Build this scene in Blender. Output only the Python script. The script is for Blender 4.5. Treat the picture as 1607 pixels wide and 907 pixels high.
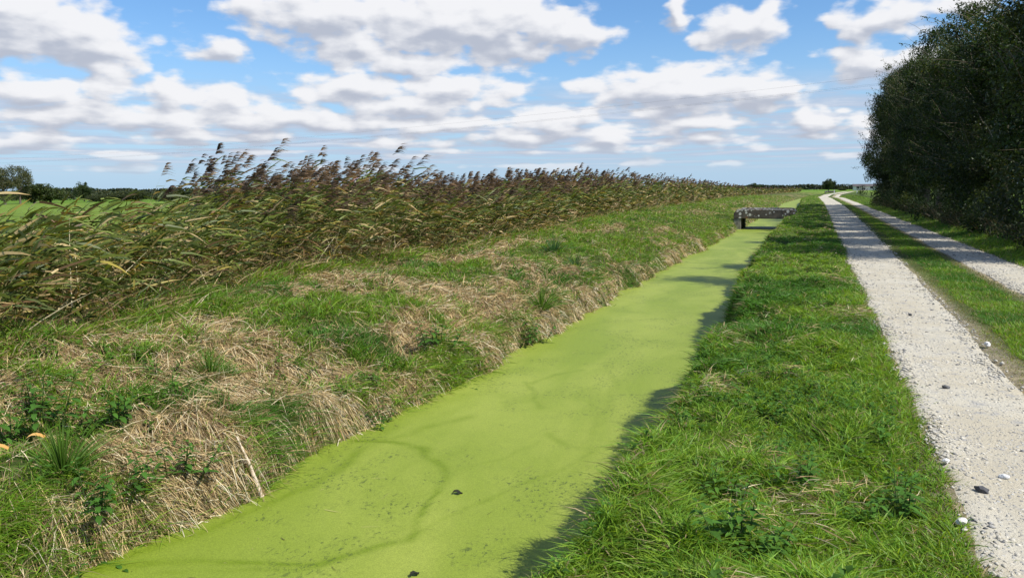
import bpy, math, random
import numpy as np
from math import radians, sin, cos, pi

# ------------------------------------------------------------------ scene, camera, light
sc = bpy.context.scene
for o in list(bpy.data.objects):
    bpy.data.objects.remove(o, do_unlink=True)
COL = sc.collection

CAM = np.array([0.0, 0.0, 1.65])
cam_d = bpy.data.cameras.new('camera')
cam_d.sensor_width = 36.0
cam_d.lens = 1190 / 1607 * 36
cam_d.clip_start = 0.1
cam_d.clip_end = 20000
cam = bpy.data.objects.new('camera', cam_d)
COL.objects.link(cam)
cam.location = CAM
from mathutils import Matrix, Vector
cam.rotation_euler = (Matrix.Rotation(radians(21.8), 3, 'Z') @ Matrix.Rotation(radians(90 - 7.44), 3, 'X')
                      @ Matrix.Rotation(radians(-0.47), 3, 'Z')).to_euler()
sc.camera = cam

SUN_EL = radians(50)
SUN_XY = Vector((1.0, -0.18)).normalized()
sun_d = bpy.data.lights.new('sun', 'SUN')
sun_d.energy = 5.0
sun_d.angle = radians(0.55)
sun_d.color = (1.0, 0.955, 0.88)
sun = bpy.data.objects.new('sun', sun_d)
COL.objects.link(sun)
to_sun = Vector((SUN_XY.x * cos(SUN_EL), SUN_XY.y * cos(SUN_EL), sin(SUN_EL)))
sun.rotation_euler = to_sun.to_track_quat('Z', 'Y').to_euler()
sun.location = (30, -10, 30)

sc.render.engine = 'CYCLES'
sc.cycles.use_denoising = True
try:
    sc.cycles.denoiser = 'OPENIMAGEDENOISE'
    sc.cycles.denoising_input_passes = 'RGB_ALBEDO_NORMAL'
except Exception:
    pass
sc.cycles.max_bounces = 6
sc.cycles.diffuse_bounces = 3
sc.cycles.glossy_bounces = 2
sc.cycles.transmission_bounces = 4
sc.cycles.transparent_max_bounces = 4
sc.cycles.caustics_reflective = False
sc.cycles.caustics_refractive = False
sc.view_settings.view_transform = 'Standard'
sc.view_settings.look = 'None'
sc.view_settings.exposure = 0.38
sc.view_settings.gamma = 1.0
sc.view_settings.use_curve_mapping = False

# ---- world: Nishita sky with cumulus clouds placed by azimuth / elevation (far away in every direction)
world = bpy.data.worlds.new("World")
sc.world = world
world.use_nodes = True
wt = world.node_tree
wt.nodes.clear()
SKY_STRENGTH = 0.085

class NB:
    """small node-building helper"""
    def __init__(s, tree): s.t = tree
    def n(s, typ, **kw):
        nd = s.t.nodes.new(typ)
        for k, v in kw.items(): setattr(nd, k, v)
        return nd
    def put(s, sock, v):
        if isinstance(v, bpy.types.NodeSocket): s.t.links.new(v, sock)
        elif v is not None:
            try: sock.default_value = v
            except Exception: sock.default_value = tuple(v)
    def m(s, op, a, b=None, c=None, clamp=False):
        nd = s.n('ShaderNodeMath', operation=op); nd.use_clamp = clamp
        for i, v in enumerate((a, b, c)):
            if v is not None: s.put(nd.inputs[i], v)
        return nd.outputs[0]
    def v(s, op, a, b=None, c=None, out=0):
        nd = s.n('ShaderNodeVectorMath', operation=op)
        for i, x in enumerate((a, b, c)):
            if x is not None: s.put(nd.inputs[i], x)
        return nd.outputs[out]
    def xyz(s, x=0.0, y=0.0, z=0.0):
        nd = s.n('ShaderNodeCombineXYZ')
        for i, q in enumerate((x, y, z)): s.put(nd.inputs[i], q)
        return nd.outputs[0]
    def noise(s, vec, scale, detail=4, rough=0.5, dist=0.0):
        nd = s.n('ShaderNodeTexNoise'); s.put(nd.inputs['Vector'], vec)
        nd.inputs['Scale'].default_value = scale; nd.inputs['Detail'].default_value = detail
        nd.inputs['Roughness'].default_value = rough; nd.inputs['Distortion'].default_value = dist
        return nd.outputs['Fac']
    def ss(s, x, a, b, lo=0.0, hi=1.0):
        nd = s.n('ShaderNodeMapRange', interpolation_type='SMOOTHSTEP')
        s.put(nd.inputs[0], x)
        for i, q in zip((1, 2, 3, 4), (a, b, lo, hi)): s.put(nd.inputs[i], q)
        return nd.outputs[0]
    def mix(s, f, a, b, typ='MIX'):
        nd = s.n('ShaderNodeMix', data_type='RGBA', blend_type=typ)
        s.put(nd.inputs[0], f); s.put(nd.inputs[6], a); s.put(nd.inputs[7], b)
        return nd.outputs[2]

CLOUDS = [
(-0.7953,0.0649,0.0382,0.0050,0.55),
(-0.4615,0.0495,0.0588,0.0040,0.68),
(-0.7561,0.0559,0.0307,0.0092,0.56),
(-0.3566,0.0488,0.0323,0.0043,0.71),
(-0.2524,0.0522,0.0509,0.0084,0.68),
(-0.8512,0.0431,0.0538,0.0053,0.79),
(-0.1323,0.0621,0.0471,0.0092,0.76),
(-0.5083,0.0440,0.0362,0.0047,0.61),
(-0.7722,0.0691,0.0383,0.0093,0.68),
(-0.3483,0.0305,0.0702,0.0039,0.65),
(-0.8291,0.0306,0.0259,0.0042,0.70),
(-0.3638,0.0563,0.0279,0.0054,0.61),
(-0.2147,0.0321,0.0282,0.0062,0.62),
(-0.9799,0.0456,0.0446,0.0053,0.73),
(-0.0083,0.0622,0.0332,0.0054,0.71),
(-0.1091,0.0316,0.0250,0.0051,0.77),
(-0.7411,0.0512,0.0599,0.0041,0.55),
(-0.9641,0.0545,0.0425,0.0085,0.69),
(-0.5850,0.0599,0.0316,0.0053,0.56),
(-0.8606,0.0274,0.0408,0.0045,0.70),
(-0.7102,0.0700,0.0429,0.0085,0.65),
(0.0201,0.0380,0.0373,0.0045,0.60),
(-0.5815,0.0282,0.0600,0.0048,0.56),
(-0.7780,0.0574,0.0506,0.0066,0.62),
(-0.7075,0.0504,0.0626,0.0043,0.78),
(-0.3414,0.0278,0.0465,0.0036,0.60),
(-0.9498,0.1771,0.0689,0.0399,1),
(-0.8670,0.1614,0.0603,0.0286,1),
(-0.8908,0.1762,0.0679,0.0333,1),
(-0.8320,0.1550,0.0277,0.0195,0.8),
(-0.9486,0.1567,0.0635,0.0196,0.9),
(-0.9423,0.2002,0.0578,0.0255,1),
(-0.7318,0.1665,0.0323,0.0159,0.75),
(-0.6930,0.2172,0.0512,0.0177,0.8),
(-0.6033,0.2123,0.1226,0.0400,1.1),
(-0.5736,0.1763,0.0704,0.0262,0.9),
(-0.4694,0.2082,0.1437,0.0506,1.2),
(-0.3806,0.2008,0.1051,0.0466,1.1),
(-0.2956,0.1920,0.0499,0.0241,1),
(-0.5266,0.1622,0.0955,0.0214,0.9),
(-0.5753,0.1269,0.0787,0.0231,1.05),
(-0.4630,0.1280,0.0771,0.0219,1),
(-0.3977,0.1200,0.0410,0.0174,0.8),
(-0.5040,0.1082,0.1208,0.0189,0.9),
(-0.1518,0.1227,0.1162,0.0322,1.2),
(-0.2108,0.1246,0.0676,0.0248,1),
(-0.0717,0.1156,0.0632,0.0241,1),
(-0.2670,0.1299,0.0364,0.0125,0.8),
(-0.1709,0.1040,0.0863,0.0171,0.9),
(-0.0964,0.1908,0.0508,0.0290,1),
(-0.0745,0.2002,0.0368,0.0201,0.9),
(-0.1692,0.2117,0.0155,0.0204,0.85),
(-0.1339,0.1820,0.0267,0.0148,0.6),
(0.0588,0.1892,0.0597,0.0240,0.9),
(0.0394,0.1772,0.0339,0.0153,0.9),
(0.1345,0.1978,0.0429,0.0131,0.8),
(0.0678,0.1415,0.0583,0.0183,1),
(0.0937,0.1450,0.0323,0.0152,0.9),
(-0.9260,0.1101,0.0568,0.0176,1),
(-0.8573,0.1172,0.0323,0.0154,1.15),
(-0.8971,0.0910,0.0745,0.0153,0.9),
(-0.7943,0.1166,0.0275,0.0217,1),
(-0.7348,0.1115,0.0469,0.0178,0.9),
(-0.8199,0.0868,0.1344,0.0160,0.9),
(-0.6994,0.0899,0.0962,0.0198,0.95),
(-0.6390,0.0911,0.0461,0.0201,1),
(-0.5768,0.0840,0.0870,0.0126,0.9),
(-0.9297,0.0622,0.0660,0.0111,0.7),
(-0.7730,0.0659,0.1125,0.0090,0.6),
(-0.4638,0.0844,0.1141,0.0128,0.85),
(-0.3322,0.0876,0.0656,0.0208,0.9),
(-0.2831,0.0909,0.0245,0.0159,0.9),
(-0.2584,0.0625,0.0366,0.0129,0.9),
(-0.3570,0.0677,0.0742,0.0162,0.8),
(-0.5052,0.0604,0.0893,0.0096,0.7),
(-0.1470,0.0838,0.0701,0.0125,0.85),
(-0.0047,0.0775,0.0428,0.0135,0.9),
(-0.0193,0.0833,0.0216,0.0090,0.9),
(0.0374,0.0736,0.0276,0.0133,0.7),
(0.0228,0.0911,0.0125,0.0059,0.7),
(-0.0695,0.0476,0.0210,0.0054,0.7),
(-0.2181,0.0737,0.1200,0.0095,0.6),
(-0.1779,0.0546,0.0792,0.0080,0.4),
(0.0584,0.0618,0.0406,0.0103,0.6),
]
def cloud_group():
    g = bpy.data.node_groups.new('cloud_density', 'ShaderNodeTree')
    g.interface.new_socket('p', in_out='INPUT', socket_type='NodeSocketVector')
    g.interface.new_socket('d', in_out='OUTPUT', socket_type='NodeSocketFloat')
    g.interface.new_socket('body', in_out='OUTPUT', socket_type='NodeSocketFloat')
    b = NB(g)
    gi = b.n('NodeGroupInput'); go = b.n('NodeGroupOutput')
    p = gi.outputs[0]
    # warp so that the outlines billow
    nz = b.n('ShaderNodeTexNoise'); b.put(nz.inputs['Vector'], b.v('MULTIPLY', p, (1, 1.5, 1)))
    nz.inputs['Scale'].default_value = 16; nz.inputs['Detail'].default_value = 3
    sp0 = b.n('ShaderNodeSeparateXYZ'); b.put(sp0.inputs[0], p)
    damp = b.m('MULTIPLY', b.m('MINIMUM', b.m('MAXIMUM', sp0.outputs[1], 0.03), 0.2), 5.0)   # low clouds are far off: smaller billows
    wv = b.v('MULTIPLY', b.v('SUBTRACT', nz.outputs['Color'], (0.5, 0.5, 0.5)), (0.075, 0.034, 0))
    pw = b.v('ADD', p, b.v('MULTIPLY', wv, b.xyz(damp, damp, damp)))
    acc = None
    for (az, el, ha, he, w) in CLOUDS:
        q = b.v('MULTIPLY', b.v('SUBTRACT', pw, (az, el, 0)), (1 / (ha * 1.12), 1 / (he * 1.14), 0))
        ln = b.v('LENGTH', q, out=1)
        dd = b.m('MULTIPLY_ADD', ln, -w, w)
        acc = dd if acc is None else b.m('SMOOTH_MAX', acc, dd, 0.12)
    # other clouds, in the part of the sky the photograph does not show
    sp = b.n('ShaderNodeSeparateXYZ'); b.put(sp.inputs[0], p)
    far = b.m('MAXIMUM', b.ss(sp.outputs[1], 0.25, 0.36), b.ss(b.m('ABSOLUTE', b.m('ADD', sp.outputs[0], 0.38)), 0.68, 0.85))
    gen = b.m('MULTIPLY', b.m('SUBTRACT', b.noise(b.v('MULTIPLY', p, (3.0, 7.0, 1)), 1.0, 3), 0.52), 3.5)
    acc = b.m('MAXIMUM', acc, b.m('MULTIPLY_ADD', far, b.m('ADD', gen, 0.6), -0.6))
    pn = b.xyz(sp0.outputs[0], b.m('MULTIPLY', b.m('POWER', b.m('MAXIMUM', b.m('ADD', sp0.outputs[1], 0.02), 0.001), 0.55), 1.2), 0.0)
    n1 = b.noise(b.v('MULTIPLY', pn, (1.0, 1.6, 1)), 21, 8, 0.50)
    vo = b.n('ShaderNodeTexVoronoi', feature='SMOOTH_F1'); vo.inputs['Smoothness'].default_value = 0.6
    b.put(vo.inputs['Vector'], b.v('ADD', b.v('MULTIPLY', p, (1, 1.35, 1)), b.v('MULTIPLY', nz.outputs['Color'], (0.03, 0.03, 0))))
    vo.inputs['Scale'].default_value = 42
    puff = b.m('MULTIPLY_ADD', vo.outputs['Distance'], -0.45, 0.18)
    r = b.m('ADD', b.m('MULTIPLY_ADD', b.m('SUBTRACT', n1, 0.5), 1.85, acc), puff)
    g.links.new(r, go.inputs[0]); g.links.new(acc, go.inputs[1])
    return g
cg = cloud_group()
W = NB(wt)
tc = W.n('ShaderNodeTexCoord')
sep = W.n('ShaderNodeSeparateXYZ'); W.put(sep.inputs[0], W.v('NORMALIZE', tc.outputs['Generated']))
az = W.m('ARCTAN2', sep.outputs[0], sep.outputs[1])
el = W.m('ARCSINE', sep.outputs[2])
P0 = W.xyz(az, el, 0.0)
def cden(p, k=0):
    nd = W.n('ShaderNodeGroup'); nd.node_tree = cg; W.put(nd.inputs[0], p); return nd.outputs[k]
d0 = cden(P0)
dn = cden(W.v('ADD', P0, (0.007, 0.010, 0)))
bu = cden(W.v('ADD', P0, (0.008, 0.020, 0)), 1)
bd = cden(W.v('ADD', P0, (-0.008, -0.020, 0)), 1)
cover = W.ss(d0, -0.12, 0.40)
lit = W.m('MULTIPLY_ADD', W.m('SUBTRACT', bu, bd), -0.48, 0.68)
lit = W.m('MULTIPLY_ADD', W.m('SUBTRACT', dn, d0), -0.80, lit)
lit = W.m('MULTIPLY_ADD', W.m('MAXIMUM', W.m('SUBTRACT', d0, 0.35), 0.0), -0.16, lit, clamp=True)
lit = W.ss(lit, 0.0, 1.0)
c_dark = (0.375, 0.405, 0.480, 1); c_lit = (0.700, 0.702, 0.722, 1)
K = 1.0 / SKY_STRENGTH
ccol = W.mix(lit, tuple(x * K for x in c_dark[:3]) + (1,), tuple(x * K for x in c_lit[:3]) + (1,))
# thin banks of far cloud low over the horizon
bp = W.xyz(W.m('MULTIPLY', az, 5.0), W.m('DIVIDE', 1.1, W.m('ADD', W.m('MAXIMUM', el, 0.0), 0.035)), 0.0)
bn = W.noise(bp, 1.15, 7, 0.6, 0.4)
band = W.m('MULTIPLY', W.ss(bn, 0.36, 0.58), W.ss(el, 0.012, 0.05))
band = W.m('MULTIPLY', band, W.ss(el, 0.09, 0.15, 0.85, 0.0))
bcol = W.mix(W.ss(bn, 0.5, 0.75), (0.38 * K, 0.44 * K, 0.56 * K, 1), (0.56 * K, 0.59 * K, 0.66 * K, 1))
sky = W.n('ShaderNodeTexSky', sky_type='NISHITA')
sky.sun_disc = False
sky.sun_elevation = SUN_EL
sky.sun_rotation = math.atan2(SUN_XY.x, SUN_XY.y)
sky.altitude = 0.0; sky.air_density = 1.0; sky.dust_density = 0.6; sky.ozone_density = 1.6
skyc = W.mix(1.0, sky.outputs[0], (0.82, 1.14, 1.44, 1), 'MULTIPLY')
skyc = W.mix(W.ss(el, -0.02, 0.22, 0.85, 0.0), skyc, (0.350 * K, 0.490 * K, 0.660 * K, 1))
c1 = W.mix(band, skyc, bcol)
# far clouds pale out towards the horizon
c2 = W.mix(W.m('MULTIPLY', cover, W.ss(el, 0.01, 0.07, 0.35, 0.98)), c1, ccol)
bg = W.n('ShaderNodeBackground'); W.put(bg.inputs[0], c2); bg.inputs[1].default_value = SKY_STRENGTH
wo = W.n('ShaderNodeOutputWorld'); wt.links.new(bg.outputs[0], wo.inputs[0])
try:
    world.cycles.sampling_method = 'MANUAL'; world.cycles.sample_map_resolution = 512
except Exception:
    pass

# ------------------------------------------------------------------ helpers
def tag(o, label=None, cat=None, group=None, kind=None):
    if label: o['label'] = label
    if cat: o['category'] = cat
    if group: o['group'] = group
    if kind: o['kind'] = kind
    return o

def empty(name, loc, rz=0.0):
    o = bpy.data.objects.new(name, None)
    o.empty_display_size = 0.2
    COL.objects.link(o)
    o.location = loc; o.rotation_euler = (0, 0, rz)
    return o

def link(name, me, parent=None):
    o = bpy.data.objects.new(name, me)
    COL.objects.link(o)
    if parent: o.parent = parent
    return o

def copy_tree(o, parent=None):
    c = o.copy(); COL.objects.link(c)
    if parent: c.parent = parent
    for ch in list(o.children): copy_tree(ch, c)
    return c

class Soup:
    """triangles with a colour per vertex -> ONE mesh"""
    def __init__(s): s.V = []; s.T = []; s.C = []; s.n = 0
    def add(s, V, T, C):
        V = np.asarray(V, float).reshape(-1, 3); C = np.asarray(C, float)
        if C.ndim == 1: C = np.tile(C, (len(V), 1))
        s.V.append(V); s.T.append(np.asarray(T, np.int64).reshape(-1, 3) + s.n); s.C.append(C[:, :3]); s.n += len(V)
    def mesh(s, name, mat, smooth=False):
        V = np.concatenate(s.V); T = np.concatenate(s.T); C = np.concatenate(s.C)
        me = bpy.data.meshes.new(name)
        me.vertices.add(len(V)); me.vertices.foreach_set('co', V.astype(np.float32).ravel())
        me.loops.add(len(T) * 3); me.loops.foreach_set('vertex_index', T.astype(np.int32).ravel())
        me.polygons.add(len(T)); me.polygons.foreach_set('loop_start', np.arange(len(T), dtype=np.int32) * 3)
        if smooth: me.polygons.foreach_set('use_smooth', np.ones(len(T), bool))
        me.update(calc_edges=True)
        at = me.color_attributes.new('col', 'FLOAT_COLOR', 'POINT')
        at.data.foreach_set('color', np.concatenate([C, np.ones((len(C), 1))], 1).astype(np.float32).ravel())
        me.materials.append(mat)
        return me
    def build(s, name, mat, parent=None, smooth=False):
        return link(name, s.mesh(name, mat, smooth), parent)

rng = np.random.default_rng(7)
random.seed(7)
_tab = np.random.default_rng(99).random((256, 256))
def vn(x, y):
    x = np.asarray(x, float); y = np.asarray(y, float)
    xi = np.floor(x).astype(int); yi = np.floor(y).astype(int); fx = x - xi; fy = y - yi
    fx = fx * fx * (3 - 2 * fx); fy = fy * fy * (3 - 2 * fy)
    a = _tab[xi & 255, yi & 255]; b = _tab[(xi + 1) & 255, yi & 255]
    c = _tab[xi & 255, (yi + 1) & 255]; d = _tab[(xi + 1) & 255, (yi + 1) & 255]
    return (a * (1 - fx) + b * fx) * (1 - fy) + (c * (1 - fx) + d * fx) * fy
def fb(x, y, o=4, s=0.0):
    x = np.asarray(x, float) + 17.3 * s; y = np.asarray(y, float) + 9.1 * s
    t = 0; a = 1; n = 0
    for k in range(o):
        t = t + a * vn(x * 2 ** k + 31 * k, y * 2 ** k + 57 * k); n += a; a *= 0.5
    return t / n
def sst(x, a, b):
    t = np.clip((np.asarray(x, float) - a) / (b - a), 0, 1); return t * t * (3 - 2 * t)
def unit(v): return v / (np.linalg.norm(v, axis=-1, keepdims=True) + 1e-9)

# ------------------------------------------------------------------ plan of the place (metres; +Y runs along the ditch and the track)
def bend(y):            # the far part of the track and ditch swings a little, first left, then right
    return np.interp(y, [0, 90, 135, 190, 300, 600], [0, 0, -0.7, 0.9, 8.0, 34.0])
def edge_l(y):          # left edge of the water
    b = np.interp(y, [-30, 3.7, 4.9, 6.6, 8.5, 11.7, 20, 34, 50, 400], [-4.8, -4.62, -4.32, -4.45, -4.2, -4.15, -4.35, -4.3, -4.4, -4.4])
    return b + 0.72 * (fb(y * 1.0, 3.3, 4) - 0.5) + 0.10 * (vn(np.asarray(y) * 4.0, 8.1) - 0.5)
def edge_r(y):
    b = np.interp(y, [-30, 2, 5, 7.6, 12.6, 16, 22, 31, 52, 400], [-1.40, -1.38, -1.42, -1.32, -1.30, -1.45, -1.65, -1.7, -1.7, -1.7])
    return b + 0.62 * (fb(y * 0.85, 7.7, 3) - 0.5)
def reed_edge(y):       # front of the reed bed
    return np.interp(y, [-30, 2, 6, 8.5, 11, 13, 18, 27, 40, 57, 102, 400], [-7.5, -7.6, -7.9, -8.6, -9.5, -9.3, -9.1, -9.7, -11.4, -11.9, -12.7, -13.0])
def track_l(y): return 0.70 + 0.16 * (fb(y * 0.8, 1.2, 4) - 0.5) + 0.06 * (vn(np.asarray(y) * 5, 4.4) - 0.5)
def track_lr(y): return np.interp(y, [0, 8, 16, 33, 64, 300], [1.66, 1.72, 1.85, 2.1, 2.4, 2.4]) + 0.16 * (fb(y * 0.8, 11.2, 4) - 0.5)
def track_rl(y): return np.interp(y, [0, 13, 70, 300], [2.95, 2.98, 3.3, 3.3]) + 0.14 * (fb(y * 0.9, 21.2, 3) - 0.5)
def track_rr(y): return 4.15 + 0.16 * (fb(y * 0.7, 31.2, 3) - 0.5)
WATER_Z = -0.95

def height(x, y):
    x = np.asarray(x, float); y = np.asarray(y, float)
    xs = x - bend(y)
    el_, er_, re_ = edge_l(y), edge_r(y), reed_edge(y)
    near = 1 - sst(np.hypot(x, y), 60, 160)
    lump = (fb(x * 1.1, y * 1.1, 4) - 0.5)
    fine = (fb(x * 4.5, y * 4.5, 3, 2) - 0.5)
    # right bank
    dr = xs - er_
    hr = -1.25 + 1.20 * sst(dr, -0.10, 0.34) ** 0.75
    hr = hr + (0.42 * lump + 0.16 * fine) * near * (1 - sst(xs, 0.2, 0.7)) * sst(dr, 0.0, 0.3)
    hr = hr + 0.03 * sst(xs, -1.0, 0.6)
    # crown of the track
    t = -0.03 * (sst(xs, 0.7, 0.95) - sst(xs, 1.6, 1.9)) - 0.03 * (sst(xs, 2.9, 3.1) - sst(xs, 4.0, 4.3))
    hr = hr + t + 0.03 * (fb(x * 0.9, y * 0.9, 3, 5) - 0.5) * near
    hr = hr + 0.22 * sst(xs, 4.3, 5.4) - 0.2 * sst(xs, 7, 10)
    # left bank: a steep broken face at the water, then a long slope up to the reeds
    dl = el_ - xs
    steep = 0.36 + 0.16 * (fb(y * 0.7, 40.0, 3) - 0.5) * 2
    hl = -1.25 + (0.30 + steep) * sst(dl, -0.15, 0.42)
    hl = hl + (0.95 - steep + 0.02) * (0.62 * np.clip((dl - 0.25) / 1.9, 0, 1) + 0.38 * sst(dl, 0.3, 4.4))
    hl = hl + (0.52 * lump + 0.17 * fine) * near * sst(dl, 0.1, 0.9) * (1 - sst(xs, 99, 100))
    back = re_ - 3.9 - xs
    hl = hl - 0.75 * sst(back, 0.0, 4.5)
    h = np.where(dr > -0.5 * (er_ - el_), hr, hl)
    # beyond 320 m everything is level field
    f = sst(y, 310, 330)
    h = h * (1 - f) - 0.15 * f
    # slight roll in the ground so that the far part of the track dips out of sight
    h = h + 0.16 * np.exp(-((y - 118) / 16.0) ** 2) * sst(xs, -1.8, 0.2)
    return h

# ------------------------------------------------------------------ materials
def new_mat(name):
    m = bpy.data.materials.new(name); m.use_nodes = True
    m.node_tree.nodes.clear()
    return m, NB(m.node_tree)

def mat_leaf(name, trans=0.35, rough=0.5, spec=0.35, gain=(1, 1, 1), tgain=(1.5, 1.35, 0.6)):
    m, b = new_mat(name)
    a = b.n('ShaderNodeAttribute', attribute_name='col')
    c = b.mix(1.0, a.outputs['Color'], tuple(gain) + (1,), 'MULTIPLY')
    p = b.n('ShaderNodeBsdfPrincipled'); b.put(p.inputs['Base Color'], c)
    p.inputs['Roughness'].default_value = rough
    p.inputs['Specular IOR Level'].default_value = spec
    tr = b.n('ShaderNodeBsdfTranslucent'); b.put(tr.inputs[0], b.mix(1.0, c, tuple(tgain) + (1,), 'MULTIPLY'))
    mx = b.n('ShaderNodeMixShader'); mx.inputs[0].default_value = trans
    m.node_tree.links.new(p.outputs[0], mx.inputs[1]); m.node_tree.links.new(tr.outputs[0], mx.inputs[2])
    o = b.n('ShaderNodeOutputMaterial'); m.node_tree.links.new(mx.outputs[0], o.inputs[0])
    return m

def mat_solid(name, col, rough=0.8, var=0.25, scale=6.0, bump=0.3, spec=0.25, col2=None, bscale=30):
    m, b = new_mat(name)
    t = b.n('ShaderNodeTexCoord')
    n = b.noise(t.outputs['Object'], scale, 6, 0.6)
    c2 = col2 or tuple(x * (1 - var) for x in col)
    c = b.mix(b.ss(n, 0.35, 0.65), tuple(c2) + (1,), tuple(col) + (1,))
    p = b.n('ShaderNodeBsdfPrincipled'); b.put(p.inputs['Base Color'], c)
    p.inputs['Roughness'].default_value = rough; p.inputs['Specular IOR Level'].default_value = spec
    bu = b.n('ShaderNodeBump'); bu.inputs['Strength'].default_value = bump; bu.inputs['Distance'].default_value = 0.02
    b.put(bu.inputs['Height'], b.noise(t.outputs['Object'], bscale, 5, 0.6)); b.put(p.inputs['Normal'], bu.outputs[0])
    o = b.n('ShaderNodeOutputMaterial'); m.node_tree.links.new(p.outputs[0], o.inputs[0])
    return m

def mat_ground():
    m, b = new_mat('earth_and_turf')
    t = b.n('ShaderNodeTexCoord'); ob = t.outputs['Object']
    a = b.n('ShaderNodeAttribute', attribute_name='col')
    n1 = b.noise(ob, 9.0, 8, 0.65); n2 = b.noise(ob, 0.35, 5, 0.6)
    c = b.mix(b.ss(n1, 0.25, 0.75), (0.55, 0.55, 0.5, 1), (1.35, 1.3, 1.2, 1))
    c = b.mix(1.0, a.outputs['Color'], c, 'MULTIPLY')
    c = b.mix(1.0, c, b.mix(b.ss(n2, 0.3, 0.7), (0.82, 0.86, 0.9, 1), (1.15, 1.12, 1.0, 1)), 'MULTIPLY')
    p = b.n('ShaderNodeBsdfPrincipled'); b.put(p.inputs['Base Color'], c)
    p.inputs['Roughness'].default_value = 0.95; p.inputs['Specular IOR Level'].default_value = 0.1
    bu = b.n('ShaderNodeBump'); bu.inputs['Strength'].default_value = 0.9; bu.inputs['Distance'].default_value = 0.05
    b.put(bu.inputs['Height'], b.noise(ob, 22, 7, 0.7)); b.put(p.inputs['Normal'], bu.outputs[0])
    o = b.n('ShaderNodeOutputMaterial'); m.node_tree.links.new(p.outputs[0], o.inputs[0])
    return m

def mat_duckweed():
    m, b = new_mat('duckweed_water')
    t = b.n('ShaderNodeTexCoord'); ob = t.outputs['Object']
    big = b.noise(b.v('MULTIPLY', ob, (0.8, 0.30, 1)), 1.0, 5, 0.55, 0.8)
    fine = b.noise(ob, 150, 3, 0.7)
    base = b.mix(b.ss(big, 0.3, 0.7), (0.172, 0.228, 0.022, 1), (0.236, 0.282, 0.042, 1))
    # winding seams where the weed is thinner and darker
    at_ = b.n('ShaderNodeAttribute', attribute_name='col')
    wn = b.n('ShaderNodeTexNoise'); b.put(wn.inputs['Vector'], ob); wn.inputs['Scale'].default_value = 0.55; wn.inputs['Detail'].default_value = 4
    wv = b.v('ADD', b.v('MULTIPLY', ob, (1, 0.55, 1)), b.v('MULTIPLY', wn.outputs['Color'], (1.8, 1.8, 0)))
    s1 = b.m('ABSOLUTE', b.m('SUBTRACT', b.noise(wv, 0.62, 2, 0.4), 0.5))
    seam = b.m('POWER', b.ss(s1, 0.0, 0.06, 1.0, 0.0), 1.6)
    seam = b.m('MULTIPLY', b.m('MULTIPLY', seam, b.ss(b.noise(ob, 0.8, 3), 0.42, 0.58)), 0.22)
    seam = b.m('MAXIMUM', seam, b.m('MULTIPLY', at_.outputs['Fac'], b.ss(b.noise(ob, 9, 5, 0.7), 0.25, 0.6, 0.45, 1.0)))
    base = b.mix(b.m('MULTIPLY', seam, 0.92, clamp=True), base, (0.120, 0.175, 0.006, 1))
    edge_dark = b.m('MULTIPLY', b.m('MULTIPLY', at_.outputs['Fac'], b.ss(b.noise(ob, 26, 5, 0.75), 0.58, 0.68)), 0.6)
    base = b.mix(edge_dark, base, (0.060, 0.085, 0.008, 1))
    # patches of small dark gaps and drifting threads
    g = b.noise(b.v('MULTIPLY', ob, (1.6, 1, 1)), 17, 6, 0.72, 0.5)
    gm = b.ss(b.noise(b.v('ADD', ob, (5, 3, 0)), 1.4, 4, 0.6), 0.46, 0.60)
    gap = b.m('MULTIPLY', b.ss(g, 0.53, 0.62), gm)
    base = b.mix(b.m('MULTIPLY', gap, 0.9), base, (0.060, 0.085, 0.015, 1))
    vg = b.n('ShaderNodeTexVoronoi'); b.put(vg.inputs['Vector'], ob); vg.inputs['Scale'].default_value = 170
    gs = b.n('ShaderNodeSeparateColor'); b.put(gs.inputs[0], vg.outputs['Color'])
    grain = b.m('MULTIPLY_ADD', gs.outputs[0], 0.5, b.m('MULTIPLY', fine, 0.5))
    base = b.mix(1.0, base, b.mix(grain, (0.58, 0.60, 0.56, 1), (1.40, 1.38, 1.42, 1)), 'MULTIPLY')
    base = b.mix(b.m('MULTIPLY', b.ss(b.noise(ob, 38, 5, 0.8), 0.66, 0.74), 0.55), base, (0.10, 0.13, 0.02, 1))
    p = b.n('ShaderNodeBsdfPrincipled'); b.put(p.inputs['Base Color'], base)
    p.inputs['Roughness'].default_value = 0.6; p.inputs['Specular IOR Level'].default_value = 0.3
    bu = b.n('ShaderNodeBump'); bu.inputs['Strength'].default_value = 0.25; bu.inputs['Distance'].default_value = 0.004
    b.put(bu.inputs['Height'], fine); b.put(p.inputs['Normal'], bu.outputs[0])
    o = b.n('ShaderNodeOutputMaterial'); m.node_tree.links.new(p.outputs[0], o.inputs[0])
    return m

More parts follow.
